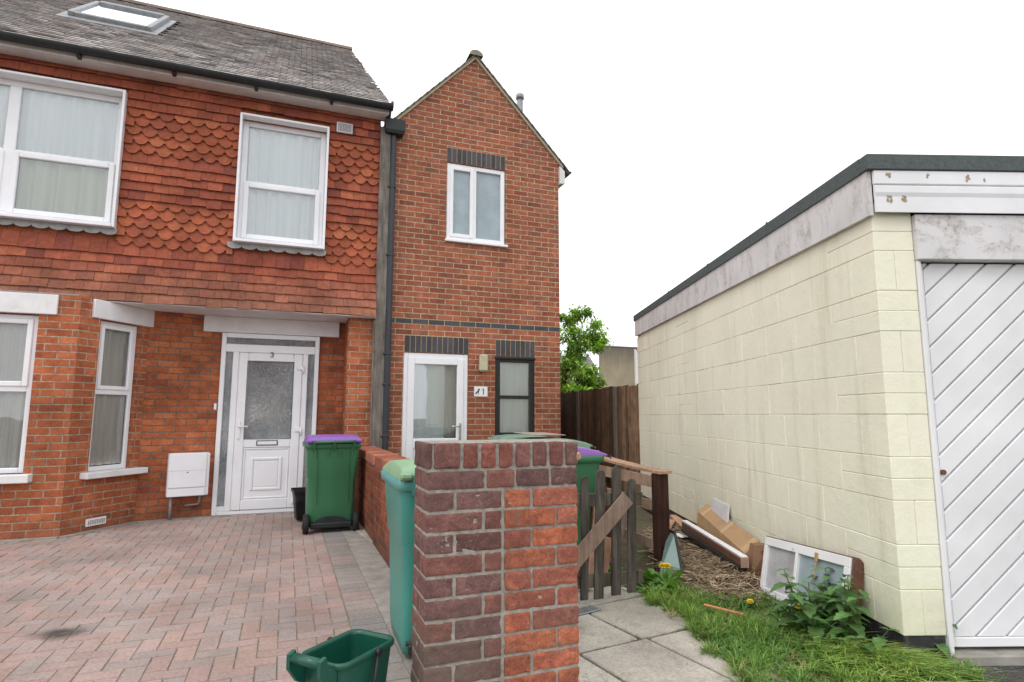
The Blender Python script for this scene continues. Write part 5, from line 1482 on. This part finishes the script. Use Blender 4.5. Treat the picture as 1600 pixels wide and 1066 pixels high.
while n < 2100:
    x, y = rr.uniform(.45, 1.95), rr.uniform(-6.5, -4.0)
    if not in_poly(x + rr.gauss(0, .03), y + rr.gauss(0, .03), GRASS): continue
    dens = .85 + 1.2 * noise.noise((x * 3.1, y * 3.1, 4.2))
    if math.hypot(x - 1.16, y + 5.62) / .30 < 1: dens *= .25
    if math.hypot(x - 1.45, y + 4.75) / .16 < 1: dens *= .4
    if rr.random() > dens: n += .25; continue
    t = noise.noise((x * 2.2, y * 2.2, 9.0)); tone = rr.uniform(.6, 1.3); hh = rr.uniform(.045, .10) * (1 + .6 * t)
    c0 = (.19 + .10 * t, .33 + .08 * t, .065)
    if rr.random() < .06: c0 = (.42, .36, .17)
    for k in range(rr.randrange(9, 19)):
        v = tone * rr.uniform(.75, 1.25); a_ = rr.uniform(0, 6.28)
        blade(mb, x + rr.gauss(0, .012), y + rr.gauss(0, .012), .0, hh * rr.uniform(.6, 1.2), rr.uniform(.0045, .0085), a_, rr.uniform(.35, 1.5), tuple(q * v for q in c0))
    n += 1
m2 = MB()
for _ in range(420):
    i_ = rr.randrange(0, 76); j_ = rr.randrange(8, 90); x = -8.6 + i_ * .1; y = -8.8 + j_ * .1
    if noise.noise((x * 1.3, y * 1.3, 5.0)) < .02 or x > -.92 or y > -.5: continue
    for k in range(rr.randrange(4, 10)):
        v = rr.uniform(.6, 1.2); al = rr.uniform(0, .1); hz = rr.random() < .5
        blade(m2, x + (al if hz else rr.gauss(0, .002)), y + (rr.gauss(0, .002) if hz else al), -.008, rr.uniform(.008, .02), .003, rr.uniform(0, 6.28), 1.1, (.16 * v, .20 * v, .05 * v), 2)
tag(m2.build('joint_weeds', MT['leaf']), 'tiny weeds and moss in the joints of the paved drive', 'weeds', kind='stuff')
# wisps in the slab joints
for _ in range(900):
    k = rr.random()
    if k < .35: x, y = .585 + rr.gauss(0, .02) - .07 * 0, rr.uniform(-5.3, -4.4)
    elif k < .7: x = rr.uniform(.0, .95); y = -4.895 + (x - .585) * .14 + rr.gauss(0, .012)
    else: x, y = rr.gauss(.22, .12), rr.gauss(-5.25, .05)
    if noise.noise((x * 6, y * 6, 2.0)) < .05: continue
    v = rr.uniform(.7, 1.3); blade(mb, x, y, -.01, rr.uniform(.02, .045), .003, rr.uniform(0, 6.28), 1.0, (.12 * v, .17 * v, .035 * v))
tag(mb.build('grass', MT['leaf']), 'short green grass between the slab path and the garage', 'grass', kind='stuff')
mb = MB()
for _ in range(2100):
    a_ = rr.uniform(0, 6.28); r_ = abs(rr.gauss(0, .17)); x, y = 1.56 + math.cos(a_) * r_ * .9, -5.58 + math.sin(a_) * r_ * 1.1
    if x > 1.66 + (y + 5.6) * .0 and y > -5.60: continue
    v = rr.uniform(.65, 1.3); c = (.50, .60, .17) if rr.random() < .5 else (.27, .44, .10)
    blade(mb, x, y, -.01, rr.uniform(.08, .18), rr.uniform(.007, .011), rr.uniform(2.6, 5.6), rr.uniform(.8, 1.6), tuple(q * v for q in c), 4)
tag(mb.build('grass_tuft', MT['leaf']), 'long yellowish grass tuft at the foot of the garage corner', 'grass tuft')
# straw
STRAW = [(1.34, -4.30), (1.42, -3.95), (1.72, -3.40), (2.05, -2.75), (2.45, -2.25), (2.95, -1.7), (3.05, -2.0), (2.45, -3.35), (2.22, -4.0), (1.90, -4.50), (1.62, -4.66), (1.42, -4.60)]
mb = MB(); n = 0
# the heap under the straw
cells = {}
def heap(x, y):
    e = .05 * max(0, 1 - math.hypot(x - 1.85, y + 3.9) / .8) + .02
    return e + .02 * noise.noise((x * 5, y * 5, 0))
st = .07
for i in range(int(1.9 / st)):
    for j in range(int(3.2 / st)):
        x, y = 1.25 + i * st, -4.75 + j * st
        if in_poly(x + st / 2, y + st / 2, STRAW):
            mb.face([(x, y, heap(x, y) - .015), (x + st, y, heap(x + st, y) - .015), (x + st, y + st, heap(x + st, y + st) - .015), (x, y + st, heap(x, y + st) - .015)], (.13, .095, .065), smooth=True)
while n < 9500:
    x, y = rr.uniform(1.25, 3.1), rr.uniform(-4.75, -1.6)
    if not in_poly(x + rr.gauss(0, .03), y + rr.gauss(0, .03), STRAW): continue
    L = rr.uniform(.03, .13); a_ = rr.uniform(0, 6.28); v = rr.uniform(.5, 1.25)
    c = [(.42, .315, .20), (.33, .24, .155), (.52, .41, .27), (.20, .14, .10)][rr.randrange(4)]
    z = heap(x, y) + rr.uniform(-.01, .03); dz = rr.uniform(-.3, .35) * L
    d = Vector((math.cos(a_) * L, math.sin(a_) * L, dz)); s_ = Vector((-math.sin(a_), math.cos(a_), rr.uniform(-1, 1))) * rr.uniform(.0012, .0026)
    p = Vector((x, y, z)); cc = tuple(q * v for q in c)
    mid = p + d * .5 + Vector((0, 0, rr.uniform(-.01, .012)))
    mb.face([p - s_, p + s_, mid + s_, mid - s_], cc); mb.face([mid - s_, mid + s_, p + d + s_, p + d - s_], cc); n += 1
tag(mb.build('straw', MT['straw']), 'dry brown straw and cuttings heaped beside the garage wall', 'straw', kind='stuff')

def leaf(m, base, dirv, L, w, col, droop=.3, teeth=0, seg=5):
    """leaf blade from base along dirv, with a folded midrib"""
    d = Vector(dirv).normalized(); s = d.cross(Vector((0, 0, 1)))
    if s.length < .05: s = Vector((1, 0, 0))
    s.normalize(); up = s.cross(d).normalized(); base = Vector(base)
    prev = None
    for k in range(seg + 1):
        t = k / seg; c = base + d * (L * t) - Vector((0, 0, 1)) * (droop * L * t * t)
        ww = w * (math.sin(PI * min(1, t * .92 + .08)) ** .8) * (1 - .35 * t)
        if teeth and k % 2: ww *= (1 - teeth)
        a, b = c + s * ww + up * ww * .22, c - s * ww + up * ww * .22
        cur = (m.vert(a), m.vert(c), m.vert(b))
        if prev:
            m.rawface([prev[1], prev[0], cur[0], cur[1]], [c] * 4, up, col, 0, [(0, 0)] * 4, True)
            m.rawface([prev[2], prev[1], cur[1], cur[2]], [c] * 4, up, tuple(q * .9 for q in col), 0, [(0, 0)] * 4, True)
        prev = cur
def dandelion(label, x, y, r, nl, flowers, seed, z=0.0, broad=1.0, fs=1.0, cat='dandelion', green=(.12, .25, .05)):
    q = random.Random(seed); t = thing('dandelion' if flowers else 'weed', label, cat, (x, y, z))
    m = MB()
    for k in range(nl):
        a = q.uniform(0, 6.28); e = q.uniform(.2, 1.9); L = r * q.uniform(.55, 1.15); v = q.uniform(.65, 1.35)
        bx = (q.gauss(0, r * .22), q.gauss(0, r * .22), -.01)
        leaf(m, bx, (math.cos(a), math.sin(a), e), L, L * .15 * broad, tuple(c * v for c in green), q.uniform(.25, .7), .45, 8)
    m.build('leaves', MT['leaf'], t)
    for fx, fy, fz in flowers:
        m = MB(); m.tube([(fx * .3, fy * .3, 0), (fx * .8, fy * .8, fz * .6), (fx, fy, fz)], .003, 6, (.16, .22, .06)); s = m.build('stem', MT['leaf'], t)
        m = MB()
        for ringn, (rad, tilt) in enumerate(((.020, -.25), (.022, .2), (.020, .7), (.016, 1.4), (.013, 3.0))):
            for k in range(16):
                a = k / 16 * 6.283 + ringn; d = Vector((math.cos(a), math.sin(a), tilt)).normalized(); p = Vector((fx, fy, fz)); sd = Vector((-math.sin(a), math.cos(a), 0)) * .0035
                m.face([p - sd * .5, p + sd * .5, p + d * rad * fs + sd * fs, p + d * rad * fs - sd * fs])
        m.build('flower', MT['yellow'], s)
    return t
dandelion('tall leafy dandelion with a yellow flower at the foot of the fence post', 1.27, -4.12, .28, 95, [(.0, .0, .165), (.035, .0, .160)], 5, fs=1.35)
dandelion('leafy weed clump at the foot of the gate right end', 1.17, -4.20, .22, 56, [], 6, cat='weed')
dandelion('low weed clump between the glass sheet and the straw', 1.46, -4.28, .15, 34, [], 7, cat='weed', broad=1.4)
dandelion('dandelion with two yellow flowers below the nettles', 1.45, -5.16, .15, 30, [(.0, .0, .165), (.045, -.045, .145)], 8, fs=1.1)
dandelion('broad leaved weed at the left foot of the white sash', 1.72, -4.58, .16, 34, [], 9, cat='weed', broad=1.7, green=(.13, .27, .055))
dandelion('small dandelion flowering in front of the straw', 1.52, -4.70, .10, 18, [(.0, .0, .055)], 10)
dandelion('weed growing beside the lower gate rail behind the pickets', 1.26, -3.92, .22, 22, [], 12, cat='weed')
dandelion('green weed showing between the pickets on the rubbish', 1.10, -3.55, .30, 20, [], 13, cat='weed')
mb = MB()
for _ in range(150):
    x, y = rr.uniform(.6, 1.9), rr.uniform(-6.0, -4.0)
    if not in_poly(x, y, GRASS): continue
    rad = rr.uniform(.03, .075); tone = rr.uniform(.7, 1.25)
    for k in range(rr.randrange(6, 12)):
        a_ = rr.uniform(0, 6.28); L = rad * rr.uniform(.6, 1.3); v = tone * rr.uniform(.8, 1.2)
        leaf(mb, (x, y, .0), (math.cos(a_), math.sin(a_), rr.uniform(.3, 1.4)), L, L * rr.uniform(.18, .34), (.16 * v, .31 * v, .07 * v), .4, .2, 5)
tag(mb.build('ground_weeds', MT['leaf']), 'small broad leaved weeds mixed through the grass', 'weeds', kind='stuff')
def nettle(label, x, y, stems, h, seed, name='nettle'):
    q = random.Random(seed); t = thing(name, label, 'nettle', (x, y, 0)); ml = MB(); ms = ml
    for _ in range(stems):
        bx, by = q.gauss(0, .085), q.gauss(0, .085); lx, ly = bx * .6 + q.gauss(0, .05), by * .6 + q.gauss(0, .05); hh = h * q.uniform(.55, 1.05)
        pts = [(bx, by, -.02), (bx + lx * .4, by + ly * .4, hh * .55), (bx + lx, by + ly, hh)]
        ms.tube(pts, [.004, .0035, .002], 6, (.10, .13, .05))
        n = int(hh / .042); a0 = q.uniform(0, 3)
        for k in range(1, n + 1):
            f = k / n; p = Vector(pts[0]).lerp(Vector(pts[1]), min(1, f / .55)) if f < .55 else Vector(pts[1]).lerp(Vector(pts[2]), (f - .55) / .45)
            for s in (0, PI):
                a = a0 + k * PI / 2 + s + q.uniform(-.3, .3); L = (.115 if f < .8 else .065) * q.uniform(.8, 1.3) * min(1, h / .26); v = q.uniform(.6, 1.35)
                leaf(ml, p, (math.cos(a), math.sin(a), q.uniform(-.05, .4)), L, L * .38, (.135 * v, .265 * v, .08 * v), q.uniform(.2, .6), .25, 7)
    ml.build('leaves', MT['leaf'], t)
nettle('tall dark green nettles in front of the right end of the white sash', 1.66, -5.20, 22, .34, 21)
nettle('shorter nettle patch in front of the middle of the white sash', 1.64, -4.98, 14, .16, 22)
nettle('single nettle sprig at the bottom corner of the cream wall', 1.645, -5.50, 3, .20, 23)
dandelion('leafy weed spreading along the path edge in front of the stick', 1.02, -4.88, .12, 30, [], 31, cat='weed', broad=1.5)
dandelion('broad leaved weed in front of the yellowish grass tuft', 1.28, -5.42, .13, 34, [], 32, cat='weed', broad=1.7)
dandelion('weed growing at the garage plinth beside the tuft', 1.60, -5.66, .13, 30, [], 33, cat='weed', broad=1.6)
nettle('low green weeds spreading below the nettles', 1.50, -5.28, 14, .13, 24, 'weed')

# ivy-like leafy tree behind the houses
def tree(label, loc, clumps, trunk, seed, lsize=.075, per=320, tints=((.31, .50, .09), (.44, .62, .14), (.18, .32, .06))):
    q = random.Random(seed); t = thing('tree', label, 'tree', loc); m = MB()
    tp_ = [Vector(p) for p in trunk]
    m.tube(tp_, [.11, .09, .05], 9)
    for c in clumps:
        e = Vector(c[:3]); a = tp_[1].lerp(tp_[2], q.uniform(0, 1)); mid = (a + e) / 2 + Vector((q.gauss(0, .1), q.gauss(0, .1), .12))
        m.tube([a, mid, e], [.035, .02, .008], 6)
    m.build('trunk', MT['bark'], t)
    m = MB()
    for cx, cy, cz, r in clumps:
        for sub in range(7):
            sx, sy, sz = cx + q.gauss(0, r * .48), cy + q.gauss(0, r * .48), cz + q.gauss(0, r * .36); sr = r * q.uniform(.25, .5); k0 = q.random(); vv = q.uniform(.65, 1.3)
            for _ in range(int(per / 7)):
                p = Vector((sx + q.gauss(0, sr * .6), sy + q.gauss(0, sr * .6), sz + q.gauss(0, sr * .42)))
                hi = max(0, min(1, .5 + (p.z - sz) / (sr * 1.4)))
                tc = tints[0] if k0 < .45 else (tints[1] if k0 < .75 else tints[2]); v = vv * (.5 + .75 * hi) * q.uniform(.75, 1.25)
                d = Vector((q.gauss(0, 1), q.gauss(0, 1), q.gauss(-.1, .5))); L = lsize * q.uniform(.7, 1.3)
                leaf(m, p, d, L, L * .28, tuple(c * v for c in tc), .3, 0, 2)
    m.build('crown', MT['leaf'], t)
q = random.Random(5)
cl = [(.30, -.2, 3.75, .40), (.05, 0, 3.35, .55), (.75, -.1, 3.30, .50), (.85, .1, 3.25, .30), (.45, .1, 2.95, .50), (.15, 0, 2.55, .60), (.80, -.1, 2.30, .40), (.55, .1, 2.20, .60), (.9, 0, 2.10, .30), (.1, -.1, 1.9, .5), (.25, -.3, 1.45, .35), (-.7, .2, 2.8, .7), (-1.0, .3, 2.0, .7), (-.8, .2, 3.4, .5), (.7, 0, 1.75, .30), (.05, -.9, 1.35, .3), (-.1, -1.2, 1.7, .3)]
tree('bright green leafy tree rising behind the narrow house and dark fence', (5.25, 5.75, 0), cl, [(0, .3, -.05), (.05, .2, 1.2), (.1, .1, 2.6)], 9, .11, 850)

# houses beyond the fence
rb = thing('rendered_house', 'distant flat roofed house with stained beige rendered wall', 'house', (16, 20, 0))
RO = (16, 20, 0)
m = MB(); m.box(14.66, 18.6, 20, 20.7, -.1, 4.93); m.build('wall', MT['render'], rb, RO)
m = MB(); m.box(14.62, 18.64, 19.97, 20.74, 4.931, 4.99); m.build('roof', MT['far_roof'], rb, RO)
m = MB(); m.prism([(16.47, 19.86, 2.2), (17.6, 19.86, 2.2), (17.6, 19.86, 3.1), (16.52, 19.86, 4.85), (16.47, 19.86, 4.85)], (0, .13, 0)); m.build('gable_trim', MT['white_paint'], rb, RO)
m = MB(); m.prism([(16.56, 19.83, 4.86), (17.7, 19.83, 4.86), (17.7, 19.83, 3.2)], (0, .16, 0)); m.build('side_roof', MT['far_brick'], rb, RO)
m = MB(); m.box(16.66, 16.74, 19.82, 19.855, 3.5, 3.85); m.build('window', MT['ink'], rb, RO)
ft = thing('far_terrace', 'distant low cream and brick house with slate roof seen through the tree', 'house', (16, 26, 0))
FT = (16, 26, 0)
m = MB(); m.box(12.0, 17.25, 26, 29, -.1, 4.15); m.build('wall', MT['far_cream'], ft, FT)
m = MB(); m.prism([(11.8, 25.8, 4.16), (11.8, 29.2, 4.16), (11.8, 28.0, 5.1), (11.8, 26.8, 5.1)], (5.6, 0, 0)); m.build('roof', MT['far_roof'], ft, FT)
m = MB(); m.box(14.6, 15.35, 25.93, 25.999, .5, 3.6); m.box(13.2, 13.9, 25.93, 25.999, .5, 3.7); m.build('brick_bay', MT['far_brick'], ft, FT)
for x in (15.45, 15.75, 14.25, 16.9):
    m = MB(); ring(m, x, x + .28, 2.5, 3.55, 25.92, 25.998, .06, .004); w = m.build('window', MT['pvc'], ft, FT)
    pane(w, I4, x + .06, x + .22, 2.56, 3.49, 25.96, MT['glass_dim'], org=FT)
gw_ = MB(); gw_.box(4.4, 11.0, 10.0, 10.2, -.1, 1.92); tag(gw_.build('garden_wall', MT['far_cream']), 'pale rendered garden wall beyond the dark fence', 'garden wall')

# ================================================================== CAMERA, SKY, SUN
f_px = 919.69; pit, rol, yaw = 0.125100777, 0.00142223, 0.363016275
F_ = Vector((math.sin(yaw) * math.cos(pit), math.cos(yaw) * math.cos(pit), math.sin(pit)))
R0 = Vector((math.cos(yaw), -math.sin(yaw), 0)); U0 = R0.cross(F_)
Rv = R0 * math.cos(rol) + U0 * math.sin(rol); Uv = U0 * math.cos(rol) - R0 * math.sin(rol)
cam = bpy.data.cameras.new('camera'); co = bpy.data.objects.new('camera', cam); COL.objects.link(co)
co.matrix_world = Matrix(((Rv.x, Uv.x, -F_.x, -1.31281), (Rv.y, Uv.y, -F_.y, -7.85132), (Rv.z, Uv.z, -F_.z, 1.2394), (0, 0, 0, 1)))
cam.sensor_fit = 'HORIZONTAL'; cam.sensor_width = 36; cam.lens = 36 * f_px / 1600; cam.clip_start = .05; cam.clip_end = 2000
SC.camera = co

SUN_EL, SUN_AZ = math.radians(52), math.radians(238)     # azimuth clockwise from +y: behind and left of the camera
wd = bpy.data.worlds.new('World'); SC.world = wd; wd.use_nodes = True
nt = wd.node_tree; nt.nodes.clear()
sky = nt.nodes.new('ShaderNodeTexSky'); sky.sky_type = 'NISHITA'; sky.sun_disc = False
sky.sun_elevation = SUN_EL; sky.sun_rotation = SUN_AZ; sky.dust_density = 4.0; sky.air_density = 1.0
hs = nt.nodes.new('ShaderNodeHueSaturation'); hs.inputs['Saturation'].default_value = .25; hs.inputs['Value'].default_value = .6
mx = nt.nodes.new('ShaderNodeMix'); mx.data_type = 'RGBA'; mx.inputs[0].default_value = .80; mx.inputs[7].default_value = (13.2, 13.3, 13.6, 1)
bg = nt.nodes.new('ShaderNodeBackground'); bg.inputs['Strength'].default_value = .14
wo = nt.nodes.new('ShaderNodeOutputWorld')
nt.links.new(sky.outputs[0], hs.inputs['Color']); nt.links.new(hs.outputs[0], mx.inputs[6]); nt.links.new(mx.outputs[2], bg.inputs[0]); nt.links.new(bg.outputs[0], wo.inputs[0])
sl_ = bpy.data.lights.new('sun', 'SUN'); sl_.energy = .8; sl_.angle = math.radians(25); sl_.color = (1, .96, .90)
so = bpy.data.objects.new('sun', sl_); COL.objects.link(so)
sd = Vector((math.sin(SUN_AZ) * math.cos(SUN_EL), math.cos(SUN_AZ) * math.cos(SUN_EL), math.sin(SUN_EL)))
so.rotation_euler = sd.to_track_quat('Z', 'Y').to_euler(); so.location = sd * 40
SC.view_settings.view_transform = 'Standard'; SC.view_settings.look = 'None'; SC.view_settings.exposure = 0; SC.view_settings.gamma = 1
SC.render.engine = 'CYCLES'; SC.cycles.use_denoising = True
SC.cycles.filter_width = 1.5; SC.cycles.max_bounces = 6; SC.cycles.transparent_max_bounces = 12; SC.cycles.diffuse_bounces = 5; SC.cycles.glossy_bounces = 3
